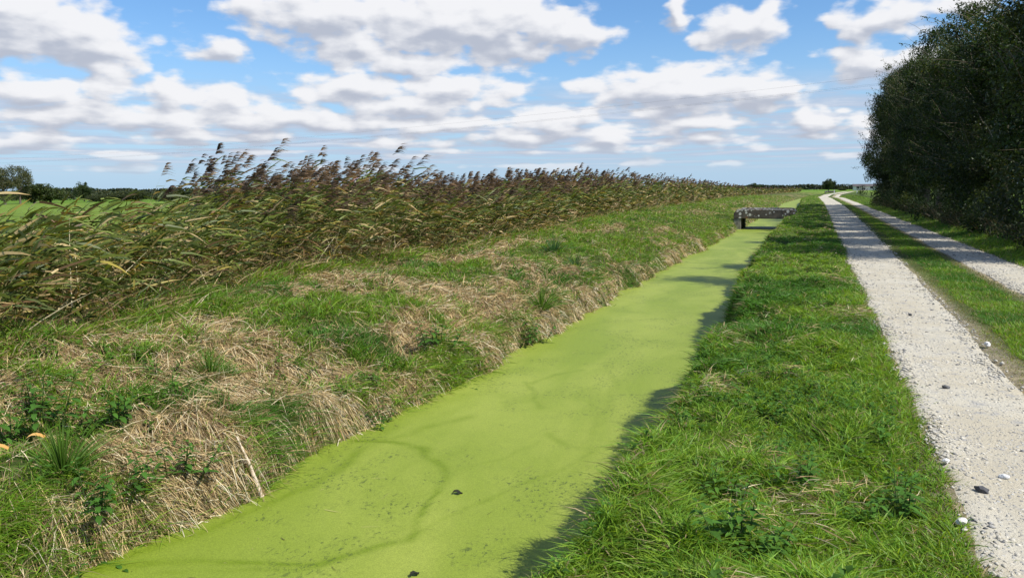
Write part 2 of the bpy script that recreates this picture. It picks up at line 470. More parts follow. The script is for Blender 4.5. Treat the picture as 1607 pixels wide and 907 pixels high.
def mat_gravel():
    m, b = new_mat('chalky_gravel')
    t = b.n('ShaderNodeTexCoord'); ob = t.outputs['Object']
    big = b.noise(ob, 1.3, 5, 0.6); mid = b.noise(ob, 7, 5, 0.65); fine = b.noise(ob, 90, 4, 0.75)
    c = b.mix(b.ss(big, 0.35, 0.65), (0.430, 0.385, 0.290, 1), (0.475, 0.440, 0.355, 1))
    c = b.mix(b.ss(mid, 0.52, 0.72), c, (0.31, 0.30, 0.28, 1))
    vo = b.n('ShaderNodeTexVoronoi'); b.put(vo.inputs['Vector'], ob); vo.inputs['Scale'].default_value = 44
    sv = b.n('ShaderNodeSeparateColor'); b.put(sv.inputs[0], vo.outputs['Color'])
    st = b.m('MULTIPLY', b.ss(vo.outputs['Distance'], 0.30, 0.45, 1.0, 0.0), b.ss(sv.outputs[0], 0.55, 0.6))
    c = b.mix(b.m('MULTIPLY', st, b.ss(b.noise(ob, 2.2, 3), 0.4, 0.6, 0.55, 1.0)), c, b.mix(sv.outputs[1], (0.16, 0.16, 0.17, 1), (0.56, 0.55, 0.51, 1)))
    c = b.mix(1.0, c, b.mix(fine, (0.74, 0.74, 0.74, 1), (1.22, 1.22, 1.22, 1)), 'MULTIPLY')
    p = b.n('ShaderNodeBsdfPrincipled'); b.put(p.inputs['Base Color'], c)
    p.inputs['Roughness'].default_value = 0.95; p.inputs['Specular IOR Level'].default_value = 0.15
    bu = b.n('ShaderNodeBump'); bu.inputs['Strength'].default_value = 0.9; bu.inputs['Distance'].default_value = 0.012
    b.put(bu.inputs['Height'], b.m('ADD', b.m('MULTIPLY', st, 0.6), b.noise(ob, 55, 5, 0.7))); b.put(p.inputs['Normal'], bu.outputs[0])
    o = b.n('ShaderNodeOutputMaterial'); m.node_tree.links.new(p.outputs[0], o.inputs[0])
    return m

def mat_attr(name, rough=0.85, spec=0.2, bump=0.3, scale=40):
    m, b = new_mat(name)
    t = b.n('ShaderNodeTexCoord')
    a = b.n('ShaderNodeAttribute', attribute_name='col')
    n = b.noise(t.outputs['Object'], scale, 5, 0.65)
    c = b.mix(1.0, a.outputs['Color'], b.mix(n, (0.65, 0.65, 0.65, 1), (1.3, 1.3, 1.3, 1)), 'MULTIPLY')
    p = b.n('ShaderNodeBsdfPrincipled'); b.put(p.inputs['Base Color'], c)
    p.inputs['Roughness'].default_value = rough; p.inputs['Specular IOR Level'].default_value = spec
    bu = b.n('ShaderNodeBump'); bu.inputs['Strength'].default_value = bump; bu.inputs['Distance'].default_value = 0.01
    b.put(bu.inputs['Height'], n); b.put(p.inputs['Normal'], bu.outputs[0])
    o = b.n('ShaderNodeOutputMaterial'); m.node_tree.links.new(p.outputs[0], o.inputs[0])
    return m

M_GROUND = mat_ground(); M_WATER = mat_duckweed(); M_GRAVEL = mat_gravel()
M_GRASS = mat_leaf('grass_blade', 0.38, 0.52, 0.30)
M_REED = mat_leaf('reed_leaf', 0.30, 0.5, 0.3)
M_PLUME = mat_leaf('reed_plume', 0.20, 0.8, 0.1, tgain=(1.1, 1.0, 0.9))
M_STRAW = mat_leaf('dry_straw', 0.15, 0.7, 0.2, tgain=(1.1, 1.05, 0.9))
M_LEAF = mat_leaf('tree_leaf', 0.28, 0.5, 0.25)
M_WEED = mat_leaf('broad_leaf', 0.32, 0.65, 0.15)
M_STONE = mat_attr('loose_stone', 0.9, 0.2, 0.5, 60)
M_BARK = mat_attr('bark', 0.95, 0.1, 0.8, 14)

# ------------------------------------------------------------------ ground: one sheet to the horizon
def geo(a, b, step, grow, cap):
    out = [a]; s = step
    while out[-1] < b:
        out.append(out[-1] + s); s = min(s * grow, cap)
    return out
xs_mid = list(np.arange(-6.0, 2.01, 0.075))
xs_l = [-6.0 - v for v in geo(0.1, 10.5, 0.11, 1.004, 0.16)]
xs_l2 = [xs_l[-1] - v for v in geo(0.3, 2600, 0.4, 1.14, 1e9)]
xs_r = [2.01 + v for v in geo(0.1, 10, 0.12, 1.03, 0.8)]
xs_r2 = [xs_r[-1] + v for v in geo(0.5, 2600, 0.9, 1.16, 1e9)]
GX = np.array(xs_l2[::-1] + xs_l[::-1] + xs_mid + xs_r + xs_r2)
ys = list(np.arange(1.5, 12.0, 0.08)) 
ys += [12.0 + v for v in geo(0.0, 420, 0.085, 1.010, 3.5)]
ys += [ys[-1] + v for v in geo(3, 4200, 5, 1.15, 1e9)]
yb = [1.5 - v for v in geo(0.1, 40, 0.15, 1.08, 6)] + [-45.0, -90.0, -200.0, -600.0]
GY = np.array(sorted(yb) + ys)

def straw_mask(x, y):
    """1 where the left bank is dry thatch, 0 where it is green"""
    dl = edge_l(y) - (x - bend(y))
    n = fb(x * 0.62, y * 0.42, 4, 1)
    m = sst(n + 0.10 * (1 - sst(dl, 0.0, 1.3)) - 0.16 * sst(dl, 3.8, 5.6), 0.43, 0.56)
    m = m * (0.15 + 0.85 * sst(fb(x * 2.4, y * 1.9, 3, 19), 0.34, 0.50))
    m = m * (1 - 0.40 * sst(y, 25, 50))
    return m

def ground_color(x, y):
    xs = x - bend(y)
    n = fb(x * 1.3, y * 1.3, 4, 4)[..., None]
    n2 = fb(x * 0.15, y * 0.15, 4, 6)[..., None]
    green = np.array([0.060, 0.105, 0.020]) * (0.7 + 0.6 * n)
    soil = np.array([0.075, 0.060, 0.038]) * (0.7 + 0.6 * n)
    straw = np.array([0.300, 0.225, 0.130]) * (0.75 + 0.5 * n)
    dl = edge_l(y) - xs; dr = xs - edge_r(y)
    c = green * 0.8 + soil * 0.2
    sm = straw_mask(x, y)[..., None]
    wet = (1 - sst(dl, 0.12, 0.55))[..., None]
    sm = sm * (1 - 0.6 * wet)
    left = (green * 0.75 + soil * 0.25) * (1 - sm) + (straw * 0.75 + soil * 0.25) * sm
    reed = soil * 0.5 + straw * 0.3
    bare = np.exp(-(((x + 5.0) / 0.28) ** 2 + ((y - 5.35) / 0.30) ** 2))[..., None]
    isl = (xs < (edge_l(y) + edge_r(y)) / 2)[..., None]
    c = np.where(isl, left, c)
    c = c * (1 - bare) + np.array([0.17, 0.115, 0.075]) * bare
    c = np.where(isl & (xs < reed_edge(y) + 0.2)[..., None], reed, c)
    # meadows: long strips of slightly different green
    field = np.array([0.100, 0.185, 0.024]) * (0.8 + 0.4 * n2) 
    dry = np.array([0.13, 0.20, 0.035]) * (0.8 + 0.4 * n2)
    far = field * (1 - sst(fb(x * 0.006, y * 0.012, 3, 9), 0.5, 0.6))[..., None] + dry * sst(fb(x * 0.006, y * 0.012, 3, 9), 0.5, 0.6)[..., None]
    isf = (sst(reed_edge(y) - 5.5 - xs, 0, 1.5) * (xs < 0))[..., None]
    edge = np.array([0.13, 0.10, 0.06])
    isd = (sst(reed_edge(y) - 4.0 - xs, 0, 1.0) * (1 - sst(reed_edge(y) - 8.5 - xs, 0, 2.0)) * (xs < 0))[..., None]
    c = c * (1 - isf) + far * isf
    c = c * (1 - isd) + edge * isd
    isr = sst(xs, 9, 12)[..., None]; c = c * (1 - isr) + far * isr
    ff = sst(y, 200, 320)[..., None]; c = c * (1 - ff) + far * ff
    mud = (sst(-0.12 - np.minimum(dl, 9), -0.3, 0.2) * sst(dr, -9, -8) * 0)[..., None]
    # bare, worn soil along the wheel tracks
    w = (sst(xs, 0.55, 0.8) * (1 - sst(xs, 1.75, 2.0)) + sst(xs, 2.8, 3.05) * (1 - sst(xs, 4.1, 4.4)))[..., None]
    c = c * (1 - w) + np.array([0.30, 0.26, 0.19]) * w
    return c

def grid_mesh(name, X, Y, zf, cf, mat, smooth=True):
    gx, gy = np.meshgrid(X, Y)
    z = zf(gx, gy)
    V = np.stack([gx, gy, z], -1).reshape(-1, 3)
    nx, ny = len(X), len(Y)
    i = np.arange(nx * ny).reshape(ny, nx)
    q = np.stack([i[:-1, :-1], i[:-1, 1:], i[1:, 1:], i[1:, :-1]], -1).reshape(-1, 4)
    T = np.concatenate([q[:, [0, 1, 2]], q[:, [0, 2, 3]]])
    s = Soup(); s.add(V, T, cf(gx, gy).reshape(-1, 3))
    return s.build(name, mat, None, smooth)

ground = grid_mesh('ground', GX, GY, height, ground_color, M_GROUND)
tag(ground, 'uneven grassy marsh ground with green fields reaching the horizon', 'ground', kind='structure')

# water covered with duckweed; wind has drawn thin winding seams through it near the viewpoint
SEAMS = [
    ([(-4.55, 3.59), (-4.03, 3.89), (-3.50, 4.05), (-3.16, 4.18), (-2.90, 4.52), (-2.73, 4.75), (-2.86, 5.13), (-2.95, 5.46), (-3.03, 5.84), (-3.19, 6.17), (-3.56, 6.54), (-3.98, 6.64), (-4.40, 6.57)], 0.085, 1),
    ([(-4.55, 3.69), (-4.36, 4.22), (-4.20, 4.75), (-4.07, 5.26), (-4.09, 5.92), (-4.20, 6.39)], 0.1, 0.7),
    ([(-4.38, 6.53), (-4.05, 6.74), (-3.83, 7.36), (-3.60, 7.71)], 0.1, 0.55),
    ([(-2.73, 4.75), (-2.64, 5.15), (-2.48, 5.54), (-2.28, 6.06), (-2.07, 6.73), (-1.89, 7.50)], 0.05, 0.45),
    ([(-3.13, 5.98), (-3.03, 6.19), (-2.71, 6.68), (-2.58, 7.24)], 0.05, 0.35),
    ([(-3.57, 9.43), (-3.20, 8.71), (-2.97, 8.35)], 0.06, 0.6),
    ([(-3.44, 9.36), (-3.35, 9.96), (-3.06, 10.40)], 0.07, 0.6),
    ([(-2.80, 10.70), (-2.44, 9.84), (-2.25, 8.61), (-2.13, 7.63)], 0.07, 0.35),
    ([(-4.29, 13.15), (-3.78, 14.41), (-2.79, 15.15)], 0.12, 0.3),
    ([(-4.10, 3.67), (-3.80, 3.83), (-3.23, 4.06), (-3.01, 4.28)], 0.05, 0.5),
    ([(-2.58, 7.47), (-2.27, 7.15), (-2.00, 7.14)], 0.07, 0.5),
]
def seam_value(x, y):
    v = np.zeros_like(x)
    wob = 0.16 * (fb(x * 2.3, y * 2.3, 3, 3) - 0.5); wob2 = 0.16 * (fb(x * 2.3, y * 2.3, 3, 8) - 0.5)
    X, Y = x + wob, y + wob2
    for pts, w, k in SEAMS:
        for (ax, ay), (bx, by) in zip(pts[:-1], pts[1:]):
            dx, dy = bx - ax, by - ay; L2 = dx * dx + dy * dy + 1e-9
            t = np.clip(((X - ax) * dx + (Y - ay) * dy) / L2, 0, 1)
            d = np.hypot(X - ax - t * dx, Y - ay - t * dy) / (0.62 * w * (0.5 + 1.1 * vn(x * 1.7, y * 1.7)))
            v = np.maximum(v, k * (0.60 + 0.95 * vn(x * 5, y * 5)) * np.exp(-d * d * 1.2))
    return v
wy = np.array(list(np.arange(-30, 0, 3.0)) + list(np.arange(0, 16, 0.04)) + list(np.arange(16, 40, 0.4)) + list(np.arange(40, 318, 3.0)))
wx = np.linspace(-5.6, -0.9, 118)
gx, gy = np.meshgrid(wx, wy)
sv_ = seam_value(gx, gy)
i = np.arange(gx.size).reshape(gx.shape)
q = np.stack([i[:-1, :-1], i[:-1, 1:], i[1:, 1:], i[1:, :-1]], -1).reshape(-1, 4)
s = Soup(); s.add(np.stack([gx + bend(gy), gy, np.full_like(gx, WATER_Z)], -1), np.concatenate([q[:, [0, 1, 2]], q[:, [0, 2, 3]]]), np.repeat(sv_.reshape(-1, 1), 3, 1))
water = s.build('water', M_WATER)
tag(water, 'still ditch water covered by a lime green sheet of duckweed', 'water', kind='structure')

# wheel tracks
def track_sheet(name, fl, fr, label):
    Y = np.array(list(np.arange(-12, 40, 0.12)) + list(np.arange(40, 120, 0.6)) + list(np.arange(120, 318, 2.0)))
    F = np.linspace(0, 1, 13)
    L, R = fl(Y) + bend(Y), fr(Y) + bend(Y)
    X = L[:, None] * (1 - F) + R[:, None] * F
    yy = np.repeat(Y[:, None], 13, 1)
    arch = 0.022 * np.sin(F * pi)[None, :] ** 0.5 + 0.004
    Z = height(X, yy) + arch + 0.018 * (fb(X * 5, yy * 5, 3, 3) - 0.5) * (F * (1 - F) * 4)[None, :]
    Z[:, 0] -= 0.03; Z[:, -1] -= 0.03
    V = np.stack([X, yy, Z], -1).reshape(-1, 3)
    i = np.arange(len(V)).reshape(len(Y), 13)
    q = np.stack([i[:-1, :-1], i[:-1, 1:], i[1:, 1:], i[1:, :-1]], -1).reshape(-1, 4)
    s = Soup(); s.add(V, np.concatenate([q[:, [0, 1, 2]], q[:, [0, 2, 3]]]), (0.5, 0.5, 0.45))
    o = s.build(name, M_GRAVEL, None, True)
    return tag(o, label, 'track', kind='structure')
track_sheet('track', track_l, track_lr, 'pale chalky wheel track beside the grassy ditch bank')
track_sheet('track', track_rl, track_rr, 'pale stony wheel track beside the dark trees')

def track_z(x, y): return height(x, y) + 0.024

# ------------------------------------------------------------------ blades
def blades(S, P, D, L, Wd, G, n, cb, ct, rnd=None):
    """curved tapering blades: centre(t) = P + D L t + G t^2"""
    N = len(P)
    r = rng.normal(size=(N, 3)) if rnd is None else rnd
    side = unit(np.cross(D, r))
    V = np.empty((N, 2 * n + 1, 3)); C = np.empty((N, 2 * n + 1, 3))
    for k in range(n + 1):
        t = k / n
        c = P + D * (L * t)[:, None] + G * (t * t)
        col = cb * (1 - t) + ct * t
        if k == n: V[:, 2 * n] = c; C[:, 2 * n] = col
        else:
            w = (Wd * (0.75 + 0.35 * min(1, t * 3)) * (1 - t) ** 0.6)[:, None] * 0.5
            V[:, 2 * k] = c - side * w; V[:, 2 * k + 1] = c + side * w
            C[:, 2 * k] = col; C[:, 2 * k + 1] = col
    T = []
    for k in range(n - 1):
        a = 2 * k; T += [(a, a + 1, a + 3), (a, a + 3, a + 2)]
    a = 2 * (n - 1); T.append((a, a + 1, a + 2))
    T = np.array(T)[None] + (np.arange(N) * (2 * n + 1))[:, None, None]
    S.add(V.reshape(-1, 3), T.reshape(-1, 3), C.reshape(-1, 3))

BANDS = [(-1, 4), (4, 6), (6, 9), (9, 13), (13, 20), (20, 30), (30, 45), (45, 70), (70, 110), (110, 170), (170, 300)]
def dens(d, r0, k=1.75): return r0 / (1 + (d / 5.0) ** k)
def scatter(xl, xr, r0, k=1.75, y0=0.0, y1=170, maskf=None, margin=1.35):
    """points between two edge functions of y; dense near the viewpoint's stretch of ditch, sparse far along"""
    outx, outy = [], []
    for a, b in BANDS:
        a2, b2 = max(a, y0), min(b, y1)
        if b2 <= a2: continue
        ysamp = np.linspace(a2, b2, 30)
        lo, hi = float(np.min(xl(ysamp))), float(np.max(xr(ysamp)))
        dm = math.hypot(a2 if a2 > 0 else 0, 0 if lo < 0 < hi else min(abs(lo), abs(hi)))
        rm = dens(dm, r0, k)
        n = int((b2 - a2) * (hi - lo) * rm)
        x = rng.uniform(lo, hi, n); y = rng.uniform(a2, b2, n)
        d = np.hypot(x, y)
        keep = (rng.random(n) < dens(d, r0, k) / rm) & (x > xl(y)) & (x < xr(y))
        # leave out what lies well outside the view to the left, right and behind
        ang = np.degrees(np.arctan2(x, y))
        keep &= (ang > -64) & (ang < 36) & ((y > 0.8) | (x < -3))
        x, y = x[keep], y[keep]
        if maskf is not None:
            kk = rng.random(len(x)) < maskf(x, y); x, y = x[kk], y[kk]
        outx.append(x); outy.append(y)
    return np.concatenate(outx), np.concatenate(outy)

def grass(S, x, y, h0, h1, w0, lean=0.45, droop=0.35, green=None, dry=None, dryp=0.06, bias=(0.25, 0.1), zf=height, seg=3, big=0.55, clump=1.0):
    N = len(x)
    if N == 0: return
    d = np.hypot(x, y)
    cl = fb(x * 2.6, y * 2.6, 3, 8); cl2 = fb(x * 0.8, y * 0.8, 3, 12)
    tf = vn(x * 7.5, y * 7.5) * 0.6 + vn(x * 15, y * 15) * 0.4
    H = (h0 + (h1 - h0) * rng.random(N)) * (0.25 + 0.75 * cl * clump + 0.75 * tf)
    a = rng.uniform(0, 2 * pi, N); ln = lean * (0.3 + rng.random(N))
    # tufts comb towards a common direction
    ta = 2 * pi * 2 * fb(x * 1.4, y * 1.4, 2, 15)
    lx = np.cos(a) * ln * 1.05 + np.cos(ta) * lean * 0.28 + bias[0]; ly = np.sin(a) * ln * 1.05 + np.sin(ta) * lean * 0.28 + bias[1]
    D = unit(np.stack([lx, ly, np.ones(N)], 1))
    G = np.stack([lx * H * droop * 1.4, ly * H * droop * 1.4, -H * droop * (0.3 + rng.random(N))], 1)
    Wd = w0 * (0.6 + 0.8 * rng.random(N)) * np.maximum(1, (d / 5.0)) ** big
    P = np.stack([x, y, zf(x, y) - 0.012], 1)
    g = np.array(green if green is not None else [0.088, 0.225, 0.018])
    g2 = np.array([0.200, 0.315, 0.032]); g3 = np.array([0.040, 0.135, 0.020])
    u = rng.random(N)[:, None]; v = cl2[:, None]
    col = g * (1 - u) + g2 * u
    col = col * (1 - sst(v, 0.5, 0.7)) + (0.5 * g3 + 0.5 * g * 0.9) * sst(v, 0.5, 0.7)
    col = col * (0.70 + 0.6 * rng.random((N, 1))) * (0.80 + 0.4 * tf[:, None])
    isd = rng.random(N) < dryp
    dc = np.array(dry if dry is not None else [0.36, 0.28, 0.15]) * (0.6 + 0.6 * rng.random((N, 1)))
    col = np.where(isd[:, None], dc, col)
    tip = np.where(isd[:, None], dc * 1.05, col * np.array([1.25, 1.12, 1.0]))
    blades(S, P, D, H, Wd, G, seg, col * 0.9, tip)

# --- right bank: lush green grass
S = Soup()
x, y = scatter(lambda y: edge_r(y) + 0.02 + bend(y), lambda y: track_l(y) + 0.02 + bend(y), 12500)
xs = x - bend(y)
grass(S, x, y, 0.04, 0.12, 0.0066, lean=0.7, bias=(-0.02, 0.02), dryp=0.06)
x, y = scatter(lambda y: edge_r(y) + 0.05 + bend(y), lambda y: track_l(y) - 0.35 + bend(y), 5200, maskf=lambda x, y: sst(fb(x * 1.5, y * 1.5, 3, 20), 0.46, 0.62))
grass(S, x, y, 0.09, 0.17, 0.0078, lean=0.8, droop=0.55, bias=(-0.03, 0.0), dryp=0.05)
# long grass hanging over the water's edge
x, y = scatter(lambda y: edge_r(y) + 0.02 + bend(y), lambda y: edge_r(y) + 0.42 + bend(y), 5200, k=1.5, maskf=lambda x, y: 0.25 + 0.75 * sst(fb(y * 1.7, x, 3, 91), 0.4, 0.6))
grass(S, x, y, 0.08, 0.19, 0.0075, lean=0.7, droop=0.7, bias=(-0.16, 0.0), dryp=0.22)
# straggling short grass thinning out on to the track
x, y = scatter(lambda y: track_l(y) - 0.22 + bend(y), lambda y: track_l(y) + 0.24 + bend(y), 11000, k=1.6, maskf=lambda x, y: (1 - sst(x - bend(y) - track_l(y), -0.02, 0.24)) * sst(fb(x * 9, y * 9, 2, 3), 0.25, 0.55))
grass(S, x, y, 0.02, 0.075, 0.0036, lean=0.7, green=[0.065, 0.105, 0.025], dryp=0.22)
tag(S.build('grass', M_GRASS), 'lush green grass on the bank between the ditch and the track', 'grass', kind='stuff')

# --- median and right verge
S = Soup()
x, y = scatter(lambda y: track_lr(y) - 0.10 + bend(y), lambda y: track_rl(y) + 0.10 + bend(y), 17000, y1=120,
               maskf=lambda x, y: np.clip(sst(np.minimum(x - bend(y) - track_lr(y), track_rl(y) - x + bend(y)), -0.12, 0.16), 0.1, 1))
e = np.minimum(x - bend(y) - track_lr(y), track_rl(y) - x + bend(y))
ins = e > 0.22 + 0.2 * (fb(x * 3, y * 3, 2) - 0.5)
grass(S, x[ins], y[ins], 0.035, 0.10, 0.0045, dryp=0.10, bias=(-0.1, 0))
grass(S, x[~ins], y[~ins], 0.018, 0.05, 0.0042, dryp=0.35, green=[0.10, 0.115, 0.03], dry=[0.30, 0.24, 0.12], bias=(0, 0))
tag(S.build('grass', M_GRASS), 'short worn grass strip between the two wheel tracks', 'grass', kind='stuff')
S = Soup()
x, y = scatter(lambda y: track_rr(y) - 0.08 + bend(y), lambda y: 6.2 + bend(y), 14000, y1=150)
grass(S, x, y, 0.05, 0.16, 0.0050, dryp=0.08)
tag(S.build('grass', M_GRASS), 'shaded grass verge at the foot of the dark trees', 'grass', kind='stuff')

# --- left bank
S = Soup()
def green_mask(x, y): return 0.13 + 0.87 * (1 - straw_mask(x, y)) * (0.35 + 0.65 * sst(fb(x * 2.2, y * 2.2, 3, 22), 0.36, 0.52))
x, y = scatter(lambda y: reed_edge(y) - 0.6 + bend(y), lambda y: edge_l(y) - 0.10 + bend(y), 11500, k=1.6, y0=-1, maskf=green_mask)
grass(S, x, y, 0.06, 0.17, 0.0066, bias=(0.1, 0.0), dryp=0.17, big=0.6)
x, y = scatter(lambda y: reed_edge(y) - 0.6 + bend(y), lambda y: edge_l(y) - 0.2 + bend(y), 5200, k=1.6, y0=-1,
               maskf=lambda x, y: (1 - 0.8 * straw_mask(x, y)) * sst(fb(x * 1.7, y * 1.7, 3, 30), 0.52, 0.66))
grass(S, x, y, 0.16, 0.34, 0.0078, lean=0.5, droop=0.5, bias=(0.15, 0.0), dryp=0.10, big=0.6)
# green tufts growing out of the cut face
x, y = scatter(lambda y: edge_l(y) - 0.70 + bend(y), lambda y: edge_l(y) - 0.03 + bend(y), 6500, k=1.5, y0=-1,
               maskf=lambda x, y: 0.06 + 0.94 * (1 - sst(fb(y * 1.5, x * 0.8, 3, 50), 0.40, 0.52)))
grass(S, x, y, 0.08, 0.24, 0.0072, lean=0.7, droop=0.6, bias=(0.30, 0.0), dryp=0.15, big=0.6)
# taller rank grass at the foot of the reeds
x, y = scatter(lambda y: reed_edge(y) - 0.8 + bend(y), lambda y: reed_edge(y) + 0.5 + bend(y), 5000, k=1.5, y0=-1)
grass(S, x, y, 0.15, 0.38, 0.010, lean=0.5, droop=0.45, bias=(0.3, 0.05), dryp=0.28, big=0.6)
tag(S.build('grass', M_GRASS), 'patchy green grass on the left bank below the reeds', 'grass', kind='stuff')

# dry thatch lying on the left bank, and hanging over the cut face at the water
def slope_dir(x, y, e=0.15):
    gx = (height(x + e, y) - height(x - e, y)) / (2 * e); gy = (height(x, y + e) - height(x, y - e)) / (2 * e)
    return gx, gy
S = Soup()
def straw(S, x, y, l0, l1, w0, spread=1.0, down=0.6, lift=0.06, pale=0.5):
    N = len(x)
    gx, gy = slope_dir(x, y)
    d = np.hypot(x, y)
    pa = 2 * pi * 1.5 * fb(x * 0.8, y * 0.8, 2, 44)
    a = pa * spread + rng.normal(0, 0.75 * spread + 0.2, N)
    dx = np.cos(a) * (1 - down) + down * 1.0 + rng.normal(0, 0.25, N); dy = np.sin(a) * (1 - down) + rng.normal(0, 0.25, N)
    dz = gx * dx + gy * dy + rng.uniform(-0.05, 0.32, N)
    D = unit(np.stack([dx, dy, dz], 1))
    L = rng.uniform(l0, l1, N)
    G = np.stack([np.zeros(N), np.zeros(N), -L * rng.uniform(0.05, 0.35, N)], 1)
    P = np.stack([x, y, height(x, y) + rng.uniform(0.0, lift, N)], 1)
    c0 = np.array([0.58, 0.425, 0.205]); c1 = np.array([0.66, 0.56, 0.36]); c2 = np.array([0.25, 0.16, 0.075])
    u = rng.random((N, 1)); c = np.where(u < 0.5, c0, np.where(u < 0.5 + 0.5 * pale, c1, c2)) * rng.uniform(0.6, 1.1, (N, 1))
    blades(S, P, D, L, w0 * rng.uniform(0.6, 1.4, N) * np.maximum(1, d / 5) ** 0.6, G, 2, c, c * 0.95)
x, y = scatter(lambda y: reed_edge(y) - 0.4 + bend(y), lambda y: edge_l(y) - 0.12 + bend(y), 6500, k=1.6, y0=-1, maskf=lambda x, y: 0.10 + 0.9 * straw_mask(x, y))
straw(S, x, y, 0.08, 0.30, 0.0055)
# hanging fringe on the cut face
x, y = scatter(lambda y: edge_l(y) - 0.55 + bend(y), lambda y: edge_l(y) - 0.08 + bend(y), 6800, k=1.5, y0=-1,
               maskf=lambda x, y: (0.10 + 0.90 * sst(fb(y * 1.5, x * 0.8, 3, 50), 0.42, 0.58)) * (0.15 + 0.85 * sst(vn(x * 7, y * 7), 0.30, 0.55)))
N = len(x); L = rng.uniform(0.08, 0.34, N) * (0.6 + 0.8 * vn(x * 4, y * 4))
D = unit(np.stack([rng.normal(0.40, 0.50, N), rng.normal(0, 0.45, N) + 1.6 * (fb(x * 2, y * 2, 2, 5) - 0.5), rng.uniform(-0.35, 0.7, N)], 1))
G = np.stack([np.zeros(N), np.zeros(N), -L * rng.uniform(0.5, 1.25, N)], 1)
cc = np.where(rng.random((N, 1)) < 0.55, np.array([0.55, 0.42, 0.21]), np.array([0.64, 0.57, 0.40])) * rng.uniform(0.35, 1.1, (N, 1))
blades(S, np.stack([x, y, height(x, y)], 1), D, L, rng.uniform(0.004, 0.009, N) * np.maximum(1, np.hypot(x, y) / 5) ** 0.6, G, 3, cc, cc)
# a few tan mats in the green of the right bank
x, y = scatter(lambda y: edge_r(y) + 0.1 + bend(y), lambda y: track_l(y) - 0.05 + bend(y), 2600, k=1.5, maskf=lambda x, y: sst(fb(x * 1.8, y * 1.8, 3, 61), 0.64, 0.72))
straw(S, x, y, 0.05, 0.16, 0.004, lift=0.09)
tag(S.build('dry_grass', M_STRAW), 'tan dry thatch and hanging dead grass on the ditch banks', 'dry grass', kind='stuff')

# low broad leaves mixed into both banks
def leaf_rosettes(S, x, y, size, zlift, col, nl=7, up=0.5):
    N = len(x)
    for k in range(nl):
        a = rng.uniform(0, 2 * pi, N); upk = rng.uniform(0.1, up + 0.4, N)
        L = size * rng.uniform(0.6, 1.2, N)
        D = unit(np.stack([np.cos(a), np.sin(a), upk], 1))
        off = np.stack([np.cos(a) * size * 0.2, np.sin(a) * size * 0.2, zlift * rng.random(N)], 1)
        P = np.stack([x, y, height(x, y)], 1) + off
        c = np.array(col) * rng.uniform(0.6, 1.35, (N, 1))
        sd = unit(np.cross(D, np.array([0, 0, 1.0]))); w = L * 0.33
        up3 = np.cross(sd, D)
        p0 = P; p1 = P + D * (L * 0.4)[:, None] + up3 * (L * 0.08)[:, None]; tip = P + D * L[:, None] - np.array([0, 0, 1]) * (L * 0.25)[:, None]
        a1 = p1 + sd * w[:, None] + up3 * (w * 0.3)[:, None]; a2 = p1 - sd * w[:, None] + up3 * (w * 0.3)[:, None]
        V = np.stack([p0, a1, p1, a2, tip], 1)
        T = np.array([(0, 1, 2), (0, 2, 3), (1, 4, 2), (2, 4, 3)])[None] + (np.arange(N) * 5)[:, None, None]
        S.add(V.reshape(-1, 3), T.reshape(-1, 3), np.repeat(c, 5, 0))
S = Soup()
x, y = scatter(lambda y: reed_edge(y) + bend(y), lambda y: edge_l(y) - 0.15 + bend(y), 150, k=1.2, y0=-1, y1=40, maskf=lambda x, y: sst(fb(x * 1.1, y * 1.1, 3, 71), 0.5, 0.62))
leaf_rosettes(S, x, y, 0.062, 0.10, [0.075, 0.16, 0.018])
x, y = scatter(lambda y: edge_r(y) + 0.05 + bend(y), lambda y: track_l(y) - 0.12 + bend(y), 130, k=1.2, y1=30, maskf=lambda x, y: sst(fb(x * 1.2, y * 1.2, 3, 81), 0.48, 0.62))
leaf_rosettes(S, x, y, 0.050, 0.11, [0.060, 0.140, 0.018])
tag(S.build('weeds', M_WEED), 'low nettle and bindweed leaves scattered through the bank grass', 'weeds', kind='stuff')

# ------------------------------------------------------------------ loose stones on the tracks (counted past three hundred: one object)
def stones(S, x, y, r, col, zf):
    N = len(x)
    base = np.array([(1, 0, 0), (0.3, 0.95, 0), (-0.85, 0.5, 0), (-0.7, -0.7, 0), (0.5, -0.85, 0), (0.1, 0.1, 1), (-0.2, 0.0, -1)], float)
    V = base[None] * (1 + rng.uniform(-0.35, 0.35, (N, 7, 1))) + rng.normal(0, 0.10, (N, 7, 3))
    V[:, :, 2] *= rng.uniform(0.35, 0.75, (N, 1))
    V[:, :, 1] *= rng.uniform(0.55, 1.0, (N, 1))
    a = rng.uniform(0, 2 * pi, N); c, s_ = np.cos(a)[:, None], np.sin(a)[:, None]
    X = V[:, :, 0] * c - V[:, :, 1] * s_; Yv = V[:, :, 0] * s_ + V[:, :, 1] * c
    V = np.stack([X, Yv, V[:, :, 2]], -1) * r[:, None, None]
    V += np.stack([x, y, zf(x, y) + r * 0.12], 1)[:, None, :]
    T = []
    for k in range(5): T += [(k, (k + 1) % 5, 5), ((k + 1) % 5, k, 6)]
    T = np.array(T)[None] + (np.arange(N) * 7)[:, None, None]
    S.add(V.reshape(-1, 3), T.reshape(-1, 3), np.repeat(col, 7, 0))
S = Soup()
